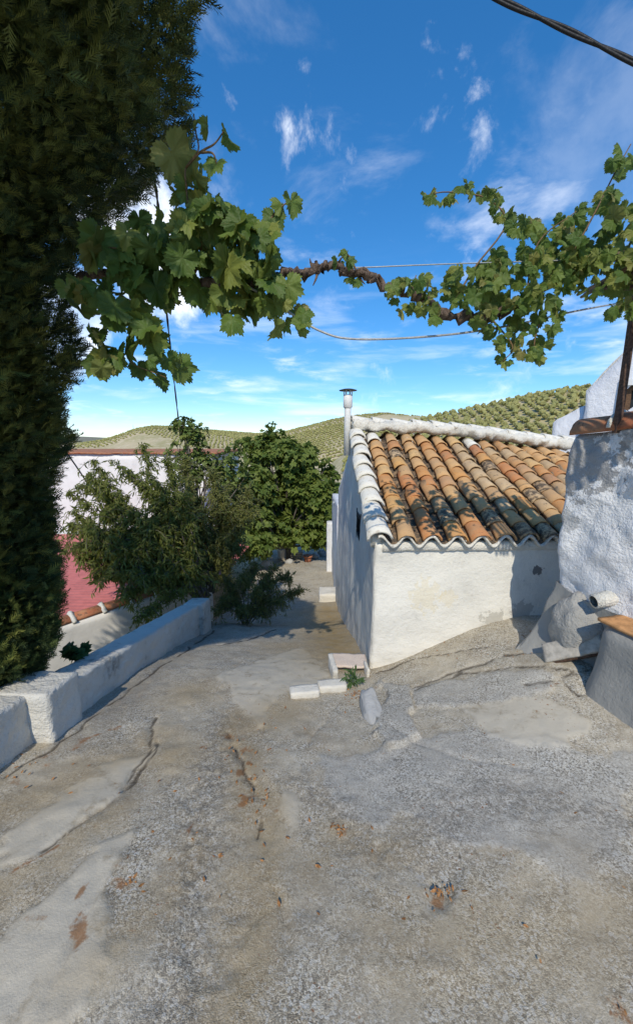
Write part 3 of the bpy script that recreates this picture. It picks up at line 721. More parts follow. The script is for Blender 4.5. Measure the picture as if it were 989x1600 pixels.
# lower wing at the back with a jamb and a step
wing = empty('lean_to', (1.2, 10.6, -2.6), 'lower white lean-to with a projecting jamb behind the tiled shed', 'outbuilding')
V, F = rbox((.50, 9.15, -3.4), (3.0, 12.2, .05), .09, .03); V[:, 2] -= np.where(V[:, 2] > -.2, .06*(V[:, 1]-9.15), 0); mk('wall', rough(V, .014, 3), F, M['rubble'], wing)
V, F = rbox((.33, 12.0, -3.2), (.62, 12.35, -1.05), .07, .03); mk('jamb', rough(V, .01, 4), F, M['rubble'], wing)
V, F = rbox((.06, 9.2, -2.9), (.62, 9.75, -2.30), .05, .04)
o = mk('doorstep', rough(V, .015, 6), F, M['whitebrick']); tag(o, 'whitewashed doorstep block at the foot of the shed wall down the lane', 'step')

# ------------------------------------------------------------------ wall on the right with its coping, pipe and cement foot
A_ = np.array([1.875, 2.86]); DR = np.array([.35, -.937]); NRM = np.array([-.937, -.35])     # runs towards the viewer, faces the lane
gw = empty('garden_wall', (2.3, 3.1, -.1), 'tall rough whitewashed wall with red tile coping and a drain pipe', 'wall')
def wp(t, n_, z): return np.array([A_[0]+DR[0]*t+NRM[0]*n_, A_[1]+DR[1]*t+NRM[1]*n_, z])
V, F = rbox((0, -1.5, -.9), (2.0, 0, 1.0), .024, .02)
tz = (V[:, 2]+.9)/1.9; zt_ = 1.625+.10*V[:, 0]; zb = -.9; Z_ = zb+(zt_-zb)*tz
nn_ = V[:, 1]; loc = np.stack([V[:, 0], nn_, Z_], 1)
am = .5+.9*sst(Z_, .35, 1.2)+.6*sst(V[:, 0], .3, .8)
disp = .024*fbm(loc*np.array([6, 6, 6])+3, 5, .6)*am+.02*fbm(loc*1.7, 3)
W_ = np.stack([A_[0]+DR[0]*V[:, 0]+NRM[0]*(nn_+disp), A_[1]+DR[1]*V[:, 0]+NRM[1]*(nn_+disp), Z_], 1); W_[:, 0] += .012*fbm(loc*4+9, 3)
M['gwall'] = plaster('weathered_whitewash', (.76, .76, .765), 1.5, .30, stain=[((1.9, 2.75, 1.45), .36, (.23, .225, .22), .7), ((2.0, 2.4, 1.62), .26, (.26, .25, .24), .65), ((1.87, 2.8, 1.0), .12, (.35, .35, .34), .6)])
mk('wall', W_, F, M['gwall'], gw)
redcap = mesh('coping_tile', *captile(.40, .130, .118, .016, 12, 3, 77, 80), M['t_red'], True)
for k, t in enumerate((-.01, .24, .52, .82, 1.12, 1.42)):
    p_ = wp(t, -.10, 1.655+.10*t+.004*(k % 2)-.02); place('coping_tile', redcap, p_, R(5.5), None, math.atan2(DR[1], DR[0])-math.pi/2, R(10), gw)
b = MB()
for t in (.25,): b.tube([wp(t, -.10+.128*math.cos(q), 1.632+.10*t+.122*math.sin(q)) for q in np.linspace(.1, 3.04, 9)], .014, 8, .4)
b.build('mortar_joint', M['mortar'], gw)
# drain pipe
pc = wp(.40, .0, .52); px = norm(np.array([-.97, -.02, -.22]))
pp = [pc-px*.12, pc+px*.11]; b = MB(); b.tube([pp[0], pp[0]*.5+pp[1]*.5, pp[1]], [.066, .056, .050], 18, .03, False); n0 = len(b.v)
b.tube([pp[0], pp[0]*.5+pp[1]*.5, pp[1]], [.039, .039, .039], 18, .02, False)
o_ = [i+18*2 for i in range(18)]; i_ = [n0+36+i for i in range(18)]
b.f += [(o_[i], o_[(i+1) % 18], i_[(i+1) % 18], i_[i]) for i in range(18)]
dp = b.build('drain_pipe', M['mortar'], gw)
b = MB(); b.tube([pp[1]-px*.035, pp[1]-px*.045], .0395, 18); o = b.build('pipe_shade_disc', M['dark'], None); o.parent = dp  # dark disc set in the mouth in place of the pipe's inner shade
# cement foot sweeping down to the ground
top = smooth_path([wp(.0, .012, .50), wp(.10, .02, .47), wp(.20, .025, .45), wp(.32, .03, .44), wp(.50, .03, .44)], 8)
bot = smooth_path([(1.57, 2.98, -.30), (1.61, 2.80, -.28), (1.69, 2.66, -.25), (1.80, 2.53, -.24), (1.93, 2.39, -.24)], 8)
V = []; nb = len(top); ms = 16
for j in range(ms+1):
    t = j/ms; s_ = t**1.0
    for i in range(nb):
        p_ = top[i]*(1-s_)+bot[i]*s_; pull = math.sin(math.pi*t)*.10; p_ = p_+np.array([-NRM[0], -NRM[1], 0])*pull*.9+np.array([0, 0, -1])*pull*.5; V.append(p_)
V = rough(np.array(V), .012, 7, 4); F = [(j*nb+i, (j+1)*nb+i, (j+1)*nb+i+1, j*nb+i+1) for j in range(ms) for i in range(nb-1)]
k0 = len(V); V = np.vstack([V, np.array([[A_[0]+.25, A_[1]+.10, .45], [A_[0]-.3, A_[1]+.16, -.5]])])
F += [(j*nb, k0, (j+1)*nb) for j in range(ms)]+[(ms*nb, k0, k0+1)]
M['foot'] = plaster('cement_foot', (.33, .325, .305), .5, .6); mk('cement_foot', V, F, M['foot'], gw)
# post
post = empty('pergola', (1.97, 2.58, 1.66), 'rusty iron post standing on the wall top that carries the cane pergola', 'pergola')
b = MB(); b.box((1.97, 2.58, 2.16), (.034, .034, 1.05)); b.build('post', M['rust'], post, False)
b = MB(); b.box((1.93, 2.30, 2.425), (.72, .04, .04)); b.box((1.93, 1.62, 2.425), (.72, .04, .04)); b.box((2.10, 2.15, 2.385), (.04, 1.2, .04)); b.build('beam', M['rust'], post, False)
rc = random.Random(4)
for k in range(18):
    x = 1.60+.034*k; y1 = 2.62+rc.uniform(-.10, .06); z = 2.462+rc.uniform(0, .012); b = MB()
    b.tube([(x+rc.uniform(-.03, .03), y1, z), (x, 2.0, z+rc.uniform(-.004, .012)), (x+rc.uniform(-.02, .02), 1.45, z)], [.008, .012, .014], 6, .1); b.build('cane', M['cane'], post)

# cement boulder, leaning slab, pier
c_ = np.array([1.99, 2.68, .21]); V, F = ico(4, 11, .09); V = V*np.array([.19, .19, .26]); V = rough(V, .016, 10, 5)
V[:, 2] = np.maximum(V[:, 2], -.40); o = mk('cement_lump', V+c_, F, M['cement_lump']); tag(o, 'rounded lump of rough grey cement below the drain pipe', 'cement lump')
sp = np.array([1.86, 2.58, .03]); sb = empty('broken_slab', tuple(sp), 'pale broken slab with a rusty brown edge lying against the cement lump', 'slab')
X_ = norm(np.array([.20, -.20, .20])); Z_ = np.array([-.45, -.55, .75]); Z_ = norm(Z_-X_*(Z_@X_)); rot = np.stack([X_, np.cross(Z_, X_), Z_], 1)
V, F = rbox((-.20, -.07, -.014), (.22, .07, .014), .02, .005); V = rough(V, .004, 14, 3); V = V @ rot.T+sp+np.array([.0, .0, .062]); mk('board', V, F, M['slab'], sb)
V, F = rbox((-.19, -.083, -.030), (.23, -.051, -.012), .03, .005); V = rough(V, .003, 14, 3); V = V @ rot.T+sp+np.array([.0, .0, .062]); mk('rusty_edge', V, F, M['rust'], sb)
pr = empty('cement_pier', (2.20, 2.12, -.1), 'grey cement pier topped with an orange clay tile at the wall foot', 'pier')
V, F = rbox((-.42, -.34, 0), (.42, .34, 1.0), .03, .12); z = V[:, 2]; fl2 = 1+.18*(1-np.clip(z, 0, 1))**2.2; V[:, 0] *= fl2; V[:, 1] *= fl2
V[:, 2] = -.32+z*.66; V = rotz(rough(V, .009, 4, 3), .25)+np.array([2.33, 2.13, .08]); mk('shaft', V, F, M['cement'], pr)
V, F = rbox((-.41, -.335, .0), (.43, .335, .024), .03, .006); V = rotz(rough(V, .005, 9, 3), .25)+np.array([2.33, 2.13, .417]); mk('cap_tile', V, F, M['orange'], pr)
V, F = rbox((-.05, -.12, .0), (.40, .20, .03), .03, .008); V = rotz(rough(V, .005, 9, 3), .1)+np.array([2.37, 2.23, .444]); mk('broken_tile', V, F, M['t_red'], pr)

# gabled house at the far right
gh = empty('gabled_house', (5.5, 7.0, -.5), 'white gabled house with a wooden window beyond the garden wall', 'house')
p0, p1, p2 = at(916, 610, 7.4), at(989, 535, 7.0), at(880, 668, 7.6); dz = p1-p0; sl_ = dz[2]/np.hypot(dz[0], dz[1]); dr = norm(np.array([dz[0], dz[1], 0])); nr = np.array([-dr[1], dr[0], 0])
def gable(t0, t1, top, back, y=0):
    V, F = rbox((t0, 0, 0), (t1, back, 1), .09, .01); q = V[:, 2]; zt_ = top(V[:, 0]); zz_ = -1.5+(zt_+1.5)*q
    P = p0+dr*V[:, :1]+nr*(V[:, 1:2]+y); P = np.array(P); P[:, 2] = zz_; return P, F
peak = 2.2; M['ghouse'] = plaster('shaded_whitewash', (.78, .78, .80), 1.4, .25)
V, F = gable(0, 2*peak, lambda t: p0[2]+sl_*(peak-np.abs(t-peak)), 5.0)
V = rough(V, .02, 5, 4); c = V[F].mean(1); tt = (c-p0)@dr; fr = ((c-p0)@nr) < .12
wz0 = at(975, 648, 7.05)[2]; wz1 = at(975, 604, 7.05)[2]; wt0 = (at(973, 640, 7.08)-p0)@dr; cut = fr & (tt > wt0) & (tt < wt0+.7) & (c[:, 2] > wz0) & (c[:, 2] < wz1)
mk('wall', V, F[~cut], M['ghouse'], gh)
V, F = gable(-.52, -.01, lambda t: p2[2]+.12+(t+.52)*.6, 4.0, .12); mk('side_wall', rough(V, .02, 5, 4), F, M['ghouse'], gh)
def gbox(t, n_, z, st, sn, sz): return (p0+dr*t+nr*n_)[:2].tolist()+[z], (st, sn, sz)
rotg = np.array(Matrix.Rotation(math.atan2(dr[1], dr[0]), 3, 'Z'))
b = MB(); c_, s_ = gbox(wt0+.35, .16, .5*(wz0+wz1), .75, .03, wz1-wz0+.1); b.box(c_, s_, rotg); w = b.build('window', M['pane'], gh, False)
b = MB()
for (t, z, a_, h_) in ((wt0+.05, .5*(wz0+wz1), .07, wz1-wz0), (wt0+.65, .5*(wz0+wz1), .07, wz1-wz0), (wt0+.35, .5*(wz0+wz1), .07, wz1-wz0-.14), (wt0+.35, wz0+.035, .53, .07), (wt0+.35, wz1-.035, .53, .07)):
    c_, s_ = gbox(t, .10, z, a_, .06, h_); b.box(c_, s_, rotg)
f = b.build('frame', M['wood'], None, False); f.parent = w
b = MB()
for (t, z, a_, h_) in ((wt0-.05, .5*(wz0+wz1), .10, wz1-wz0+.2), (wt0+.75, .5*(wz0+wz1), .10, wz1-wz0+.2), (wt0+.35, wz1+.06, .68, .10), (wt0+.35, wz0-.06, .68, .10)):
    c_, s_ = gbox(t, -.0, z, a_, .09, h_); b.box(c_, s_, rotg)
b.build('window_surround', M['farwall'], gh, False)
for sgn in (0, 1):
    V, F = rbox((0, .10, 0), (peak*1.02, 5.1, .05), .12, .01); t = V[:, 0]-.03; z = p0[2]+sl_*t+.0+V[:, 2]*1.0
    t = t if not sgn else 2*peak-t; P = p0+dr*t[:, None]+nr*V[:, 1:2]; P = np.array(P); P[:, 2] = z; mk('roof', rough(P, .012, 6, 3), F, M['mortar'], gh)

# ------------------------------------------------------------------ low parapet on the left
par = empty('parapet', (-1.8, 3.5, -.8), 'low whitewashed parapet with a square pier along the left of the lane', 'wall')
def parwall(x0, x1, y0, y1, h, name, hf=None):
    V, F = rbox((x0, y0, 0), (x1, y1, 1), .03, .02) if False else rbox((x0, y0, 0), (x1, y1, 1.0), .03, .011)
    zb = zg(np.full(len(V), -1.5), V[:, 1]); t = V[:, 2]; hh = zb+h if hf is None else hf(V[:, 1]); V[:, 2] = zb-.5+(hh-zb+.5)*t
    V = V+np.stack([.007*fbm(V*4+2, 4)+.010*fbm(V*15+2, 5, .6), .01*fbm(V*9+22, 4), .010*fbm(V*5+12, 4)*(t > .8)], 1); return mk(name, V, F, M['parapet'], par)
tl = lambda y: -.07-.252*(y-2.4)
parwall(-1.97, -1.72, 2.40, 5.25, 0, 'wall', tl)
parwall(-2.02, -1.80, -3.0, 2.14, 0, 'near_wall', lambda y: .06+.16*(2.0-np.clip(y, 0, 3)))
parwall(-2.04, -1.67, 2.11, 2.43, 0, 'pier', lambda y: .035-.15*(y-2.2))
parwall(-1.94, -1.66, 5.22, 5.64, 0, 'end_block', lambda y: -.76-.2*(y-5.22))

# ------------------------------------------------------------------ neighbour below: wall, red sheet roof, white block behind
nh = empty('neighbour_house', (-3.5, 7.0, -3.2), 'lower neighbouring house with a cream wall and red corrugated roof', 'house')
a0, a1 = np.array([-5.6, 2.50]), np.array([-2.0, 7.0]); L = np.linalg.norm(a1-a0); dr = (a1-a0)/L; nr = np.array([-dr[1], dr[0]])
V, F = rbox((0, 0, -3.6), (L, .30, -1.02), .08, .03); V = rough(V, .014, 2.5, 4); P = np.stack([a0[0]+dr[0]*V[:, 0]+nr[0]*V[:, 1], a0[1]+dr[1]*V[:, 0]+nr[1]*V[:, 1], V[:, 2]], 1); mk('wall', P, F, M['nwall'], nh)
ct = mesh('coping_tile', *captile(.40, .12, .11, .014, 9, 2, 5, 80), M['t_red'], True)
t = .05
b = MB()
while t < L-.35:
    p_ = a0+dr*t+nr*.14; place('coping_tile', ct, (p_[0], p_[1], -1.02), R(1), None, math.atan2(dr[1], dr[0])-math.pi/2, 0, nh)
    q = a0+dr*(t-.02)+nr*.14; b.tube([(q[0]-nr[0]*.15, q[1]-nr[1]*.15, -1.01), (q[0], q[1], -.905), (q[0]+nr[0]*.15, q[1]+nr[1]*.15, -1.01)], .035, 8, .4); t += .42
b.build('mortar_joint', M['mortar'], nh)
xa = np.arange(-11.5, -1.9, .12); ya_ = np.arange(4.4, 13.2, .019); XX, YY = np.meshgrid(xa, ya_); ZZ = -1.12-.075*(YY-5)+.016*np.cos(YY*2*math.pi/.152)
keep = ((XX-a0[0])*nr[0]+(YY-a0[1])*nr[1]) > .16; idx = np.arange(XX.size).reshape(XX.shape)
Q = np.stack([idx[:-1, :-1], idx[:-1, 1:], idx[1:, 1:], idx[1:, :-1]], -1).reshape(-1, 4); kf = keep.ravel()[Q].all(1)
o = mk('corrugated_roof', np.stack([XX, YY, ZZ], -1).reshape(-1, 3), Q[kf], M['redroof'], nh)
wh = empty('white_building', (-7.0, 14.5, -3.5), 'long white building with a red tile edge behind the leafy bush', 'building')
V, F = rbox((-13.5, 13.4, -4), (-3.6, 18, 1.08), .22, .03); mk('wall', rough(V, .02, 1.2, 3), F, M['farwall'], wh)
V, F = rbox((-13.7, 13.32, 1.078), (-3.4, 13.62, 1.125), .08, .03); mk('roof_edge', rough(V, .02, 5, 3), F, M['t_red'], wh)
V, F = rbox((-13.7, 13.6, 1.06), (-3.4, 18.2, 1.13), .3, .02); mk('roof', V, F, M['t_red'], wh)
V, F = rbox((-5.15, 13.30, -.55), (-4.55, 13.44, .35), .1, .01); mk('ledge', V, F, M['farwall'], wh)

# ------------------------------------------------------------------ leaves
def leaf_outline(keys, n, ser=0.0):
    a = np.linspace(0, 180, n); k = np.array(keys); r_ = np.interp(a, k[:, 0], k[:, 1])
    r_[1:-1] *= 1+ser*np.where(np.arange(1, n-1) % 2 == 0, 1, -1)
    X_ = r_*np.sin(np.radians(a)); Y_ = r_*np.cos(np.radians(a))
    return np.concatenate([np.stack([X_, Y_], 1), np.stack([-X_[1:-1], Y_[1:-1]], 1)[::-1]])
VK = [(0, 1.0), (12, .90), (24, .77), (30, .74), (38, .80), (50, .93), (62, .84), (74, .70), (80, .68), (90, .74), (104, .82), (122, .74), (150, .60), (168, .44), (180, .08)]
def leaf_mesh(out, fold, curl, wave, seed, ring=True):
    n = len(out); rr = np.random.RandomState(seed)
    V = [np.zeros((1, 2))]+([out*.5] if ring else [])+[out]; V = np.concatenate(V); V = np.concatenate([V, np.zeros((len(V), 1))], 1)
    r_ = np.hypot(V[:, 0], V[:, 1]); th = np.arctan2(V[:, 0], V[:, 1])
    V[:, 2] = fold*np.abs(V[:, 0])-curl*r_**2+wave*r_*np.sin(th*5+rr.rand()*6)+.35*wave*rr.randn(len(V))*r_
    F = []
    if ring:
        for i in range(n): j = (i+1) % n; F += [(0, 1+j, 1+i), (1+i, 1+j, 1+n+j), (1+i, 1+n+j, 1+n+i)]
    else:
        for i in range(n): F.append((0, 1+(i+1) % n, 1+i))
    return V, np.array(F)
vo = leaf_outline(VK, 29, .07)
VL = [leaf_mesh(vo*np.array([.95, 1]), f, c, w, s) for s, (f, c, w) in enumerate([(.25, .25, .10), (-.3, .35, .12), (.45, .15, .15), (.1, .5, .16), (.6, .4, .12), (-.15, -.3, .14)])]
vl = [mesh('leaf', V, F, M['vine'], True) for V, F in VL]

vine = empty('grapevine', tuple(at(-60, 425, 2.0)), 'old grapevine with a twisted trunk and lobed leaves trained overhead across the lane', 'vine')
tp = [(20, 440, 3.0), (110, 436, 2.4), (170, 430, 2.05), (300, 440, 1.98), (400, 438, 2.0), (455, 428, 2.0), (490, 424, 2.02), (515, 414, 2.03), (545, 424, 2.05), (590, 438, 2.08), (640, 460, 2.1), (690, 487, 2.13), (740, 497, 2.16), (800, 480, 2.2), (870, 440, 2.25), (960, 400, 2.3), (1100, 380, 2.3)]
P = smooth_path([at(*q) for q in tp], 9); rad = .0175+.004*np.sin(np.arange(len(P))*.9)+.004*np.random.RandomState(2).randn(len(P))*.6; P = P+.010*np.random.RandomState(3).randn(*P.shape)
b = MB(); b.tube(P, np.clip(rad, .014, .04), 12, .35, True, .25, 3, .16)
P2 = P[28:86]+.016*np.stack([np.sin(np.arange(58)*.55), np.cos(np.arange(58)*.55), np.sin(np.arange(58)*.55+1)], 1); b.tube(P2, .010, 7, .4)
for (u, v, Yd, du, dv) in ((488, 420, 2.02, -4, -16), (497, 424, 2.02, -8, 22), (560, 430, 2.06, 10, 14), (528, 412, 2.03, 8, -12), (470, 430, 2.0, -6, -10)):
    b.tube([at(u, v, Yd), at(u+du*.5, v+dv*.6, Yd-.02), at(u+du, v+dv, Yd-.03)], [.008, .005, .002], 5, .3)
b.build('trunk', M['vbark'], vine)
shoots = [[(300, 440, 1.98), (315, 390, 1.95), (298, 340, 1.93), (291, 290, 1.92), (291, 262, 1.92), (310, 235, 1.9), (306, 205, 1.9), (303, 178, 1.9)], [(291, 262, 1.92), (313, 238, 1.9), (335, 225, 1.9), (350, 205, 1.9)], [(313, 238, 1.9), (333, 240, 1.9), (340, 262, 1.9)],
          [(340, 430, 1.98), (380, 380, 1.95), (420, 345, 1.95), (432, 330, 1.95), (450, 315, 1.95)], [(260, 400, 1.93), (200, 390, 1.9), (160, 386, 1.9)], [(380, 440, 2.0), (430, 475, 1.98), (470, 500, 1.97)],
          [(230, 430, 1.95), (210, 500, 1.9), (200, 560, 1.88), (260, 590, 1.88)], [(700, 488, 2.13), (740, 420, 2.2), (790, 350, 2.25), (760, 310, 2.3), (700, 300, 2.3), (668, 305, 2.3)], [(870, 440, 2.25), (930, 330, 2.25), (960, 270, 2.25), (985, 225, 2.25)],
          [(760, 490, 2.17), (800, 540, 2.15), (785, 565, 2.15)], [(560, 430, 2.06), (545, 400, 2.05), (535, 395, 2.05)], [(640, 460, 2.1), (650, 430, 2.1)], [(820, 470, 2.2), (840, 380, 2.25), (900, 330, 2.2)], [(860, 460, 2.2), (835, 530, 2.15), (840, 555, 2.15)]]
for sp_ in shoots:
    q = smooth_path([at(*a) for a in sp_], 5); b = MB(); b.tube(q, np.linspace(.0055, .0025, len(q)), 6, .1); b.build('shoot', M['shoot'], vine)
# leaf sites: (u, v, depth, spread u, spread v, count, size)
cl = [(245, 385, 1.93, 45, 40, 20, .088), (330, 375, 1.93, 45, 45, 22, .084), (400, 375, 1.95, 38, 40, 20, .080), (285, 435, 1.95, 70, 30, 22, .084), (390, 440, 1.97, 50, 28, 18, .078), (340, 330, 1.94, 25, 25, 5, .08),
      (165, 385, 1.90, 22, 22, 5, .10), (130, 460, 1.9, 22, 20, 4, .08), (180, 470, 1.88, 40, 25, 10, .082), (200, 530, 1.88, 45, 25, 13, .08), (250, 570, 1.88, 30, 18, 7, .072), (165, 555, 1.88, 25, 18, 5, .075),
      (440, 490, 1.97, 28, 18, 9, .062), (370, 480, 1.97, 40, 18, 9, .070), (465, 508, 1.97, 8, 8, 2, .05), (300, 300, 1.92, 20, 20, 4, .075),
      (540, 402, 2.05, 14, 9, 6, .046), (548, 442, 2.06, 12, 8, 4, .046),
      (640, 443, 2.1, 25, 13, 10, .055), (655, 487, 2.12, 28, 10, 8, .050), (612, 466, 2.09, 8, 8, 3, .042), (690, 470, 2.13, 25, 20, 10, .056), (735, 440, 2.2, 28, 24, 20, .058), (770, 480, 2.18, 38, 35, 34, .060), (830, 440, 2.2, 50, 40, 46, .060),
      (870, 400, 2.25, 50, 35, 40, .060), (930, 410, 2.25, 45, 40, 46, .060), (965, 350, 2.25, 25, 35, 22, .060), (840, 360, 2.25, 35, 18, 16, .056), (790, 415, 2.25, 30, 18, 14, .056), (690, 305, 2.3, 22, 9, 10, .046), (740, 300, 2.3, 20, 12, 9, .048), (775, 308, 2.3, 10, 18, 6, .05),
      (805, 345, 2.27, 22, 14, 8, .054), (800, 535, 2.16, 35, 16, 16, .054), (838, 548, 2.15, 16, 12, 8, .05), (785, 562, 2.15, 9, 7, 4, .044), (970, 480, 2.2, 22, 8, 7, .052), (972, 250, 2.25, 14, 22, 8, .056), (950, 305, 2.25, 18, 10, 6, .056), (905, 340, 2.25, 25, 14, 8, .056), (985, 430, 2.2, 20, 50, 18, .06), (1040, 380, 2.2, 40, 70, 40, .062), (850, 500, 2.17, 35, 14, 10, .054)]
one = [(270, 240, 1.92, .125), (303, 205, 1.9, .07), (325, 195, 1.9, .055), (355, 212, 1.9, .066), (337, 256, 1.9, .07), (345, 345, 1.9, .115), (398, 352, 1.9, .105), (402, 400, 1.9, .10), (455, 315, 1.95, .07), (428, 340, 1.95, .075), (440, 320, 1.95, .06), (152, 388, 1.88, .12), (128, 455, 1.88, .08), (285, 580, 1.88, .055), (215, 385, 1.88, .12), (265, 375, 1.88, .12), (245, 450, 1.88, .11)]
L_ = []
rl = np.random.RandomState(12)
for (u, v, Yd, su, sv, n_, sz) in cl:
    for _ in range(int(n_*1.3)):
        a = rl.rand()*6.28; q = math.sqrt(rl.rand())*1.28; L_.append((u+su*q*math.cos(a), v+sv*q*math.sin(a), Yd+rl.uniform(-.14, .14), (1 if u < 480 else .86)*sz*rl.uniform(.62, 1.25)))
for (u, v, Yd, sz) in one: L_.append((u, v, Yd, sz))
LP = np.array([at(u, v, Yd) for u, v, Yd, _ in L_]); LS = np.array([s for *_, s in L_]); n_ = len(L_)
dn = norm(np.stack([rl.randn(n_)*.55, rl.randn(n_)*.45-.15, -np.abs(rl.randn(n_)*.4)-.55], 1))       # tips hang down
nz = norm(np.stack([rl.randn(n_)*.75, -.55+rl.randn(n_)*.55, .55+rl.randn(n_)*.5], 1))
LA = frames(dn, nz, LS); order = np.argsort(-LS/LP[:, 1])
for k in order[:300]:
    o = bpy.data.objects.new('leaf', vl[rl.randint(6)]); link(o, vine); o.matrix_parent_inverse = Matrix.Translation(-Vector(vine.location))
    Mx = Matrix([list(LA[k][i])+[LP[k][i]] for i in range(3)]+[[0, 0, 0, 1]]); o.matrix_basis = Mx
r_ = order[300:]
foliage('foliage', VL[1][0], VL[1][1], LA[r_], LP[r_], M['vine'], vine)

# wires
def wire(name, pts, rad, mat, label, cat, n=8, twist=None):
    P = smooth_path(pts, 12); b = MB()
    if twist:
        k = np.arange(len(P))*twist
        for ph_ in (0, math.pi): b.tube(P+rad*.9*np.stack([np.cos(k+ph_), k*0, np.sin(k+ph_)], 1), rad, 7)
    else: b.tube(P, rad, n)
    return tag(b.build(name, mat), label, cat)
wire('support_wire', [at(150, 391, 2.1), at(420, 420, 2.1), at(560, 418, 2.15), at(715, 412, 2.2), at(1050, 402, 2.35)], .0032, M['wire_pale'], 'straight taut wire running above the twisted vine trunk', 'wire')
wire('sagging_wire', [at(330, 430, 1.95), at(385, 447, 1.95), at(440, 480, 1.97), at(500, 517, 1.98), at(560, 530, 2.0), at(690, 524, 2.1), at(800, 508, 2.3), at(900, 486, 2.55), at(989, 470, 2.9), at(1060, 460, 2.95)], .0054, M['wire_pale'], 'pale thick wire sagging below the vine to the iron post', 'wire')
wire('drop_cable', [at(225, 150, 5), at(232, 215, 5.5), at(250, 345, 6.8), at(262, 500, 9), at(283, 690, 13.35)], .013, M['black'], 'thin dark cable hanging down through the left vine leaves to the far building', 'cable', twist=1.4)
wire('stay_cable', [at(60, 650, 9), at(108, 712, 9.3), at(150, 775, 9.6), at(190, 840, 9.9)], .017, M['black'], 'dark cable slanting down from the cypress into the bush', 'cable')
wire('power_cable', [at(700, -35, 1.5), at(780, 0, 1.5), at(880, 45, 1.48), at(989, 97, 1.45), at(1100, 155, 1.4)], .0056, M['black'], 'thick twisted black cable crossing the sky corner above the vine', 'cable', twist=.30)

# ------------------------------------------------------------------ cypress
axis_x = lambda z: np.interp(z, [.8, 2.9], [-2.72, -2.08]); axis_y = lambda z: np.interp(z, [.8, 2.9], [2.42, 1.62])
ax, ay = -2.75, 2.45
sil = [(40, 1085), (78, 1040), (105, 960), (113, 900), (100, 820), (96, 760), (122, 690), (112, 640), (128, 560), (108, 480), (112, 410), (150, 345), (188, 290), (215, 240), (262, 188), (296, 110), (318, 40), (322, 0), (310, -120), (270, -260), (190, -420)]
pz, pr_ = [], []
for (u, v) in sil:
    d = ray(u, v); az = math.atan2(d[0], d[1]); zz_ = EYE
    for _ in range(40):
        xa_, ya_ = float(axis_x(zz_)), float(axis_y(zz_)); DA = math.hypot(xa_, ya_); dl = az-math.atan2(xa_, ya_)
        zz_ = .5*zz_+.5*(EYE+DA*math.cos(dl)*d[2]/math.hypot(d[0], d[1]))
    pr_.append(DA*math.sin(dl)); pz.append(zz_)
o_ = np.argsort(pz); pz = np.array(pz)[o_]; pr_ = np.array(pr_)[o_]
cy = empty('cypress', (ax, ay, -1.0), 'dark dense cypress towering behind the parapet on the left', 'tree')
b = MB(); b.tube(smooth_path([(ax, ay, -1.2), (ax+.02, ay, .5), (float(axis_x(2)), float(axis_y(2)), 2.0), (float(axis_x(2.9)), float(axis_y(2.9)), 2.9), (float(axis_x(3.2)), float(axis_y(3.2)), 3.35)], 4), np.linspace(.15, .03, 17), 10, .2); b.build('trunk', M['bark'], cy)
# a spray: a flat feathery twig of scale leaves
V = [(0, 0, 0)]; F = []
def tri(a, b_, c_): k = len(V); V.extend([a, b_, c_]); F.append((k, k+1, k+2))
tri((-.03, 0, 0), (.03, 0, 0), (0, 1.0, .05))
for k in range(5):
    y0 = .10+.16*k; l_ = .46*(1-.12*k)+(.06 if k % 2 else 0)
    for sgn in (-1, 1):
        tip = (sgn*l_*.72, y0+l_*.8, -.04*sgn+.03*k); tri((0, y0-.06, 0), (0, y0+.06, 0), tip)
        mid = (sgn*l_*.36, y0+l_*.40, 0); q = 1 if (k+(sgn > 0)) % 2 else 0
        if q: tri((mid[0], mid[1]-.035, 0), (mid[0]+sgn*.035, mid[1]+.035, 0), (mid[0]+sgn*.20, mid[1]+.10, .03))
        else: tri((mid[0]-sgn*.02, mid[1]-.02, 0), (mid[0]+sgn*.03, mid[1]+.03, 0), (mid[0]+sgn*.03, mid[1]+.22, -.03))
SV, SF = np.array(V), np.array(F)
N = 56000; rc = np.random.RandomState(5)
z = rc.uniform(pz[0]+.02, min(pz[-1], 3.85), N*2); w_ = np.interp(z, pz, pr_); keep = rc.rand(N*2) < (w_/w_.max())**.8; z = z[keep][:N]; n_ = len(z)
a = rc.uniform(-math.pi, math.pi, n_)*.62+math.atan2(-ay, -ax)                   # most of it on the side that is seen
nb_ = rc.rand(n_) < .2; a[nb_] = rc.uniform(-math.pi, math.pi, nb_.sum())
rad = np.interp(z, pz, pr_); cp = np.stack([np.cos(a)*2.0, np.sin(a)*2.0, z*1.5], 1); lump = fbm(cp*1.2, 3); fine = fbm(cp*3.5+7, 2)
depth = 1-.42*rc.rand(n_)**1.7; rr_ = rad*(depth+.10*np.minimum(lump, .5)+.06*np.minimum(fine, .6))-.06
TP = np.stack([axis_x(z)+np.cos(a)*rr_, axis_y(z)+np.sin(a)*rr_, z], 1)
outd = np.stack([np.cos(a), np.sin(a), a*0+.55], 1)+.55*rc.randn(n_, 3); zz_ = np.stack([np.cos(a)*.4, np.sin(a)*.4, a*0+1], 1)+.7*rc.randn(n_, 3)
dist_ = np.linalg.norm(TP-np.array([0, 0, EYE]), axis=1)
s_ = rc.uniform(.042, .094, n_)*np.clip(dist_/2.6, .85, 1.3)*(1+.15*fine)*(1+.9*(depth < .8))
tuft_light = np.clip(.47+.42*lump+.20*rc.randn(n_)+.25*np.exp(-((z-1.3)/.35)**2)*(fine > 0), 0, .999)  # sunlit tufts painted in: outer lumps and a mid-height band are paler
foliage('foliage', SV, SF, frames(outd, zz_, s_), TP, M['cyp'], cy, tuft_light)
nl = 26
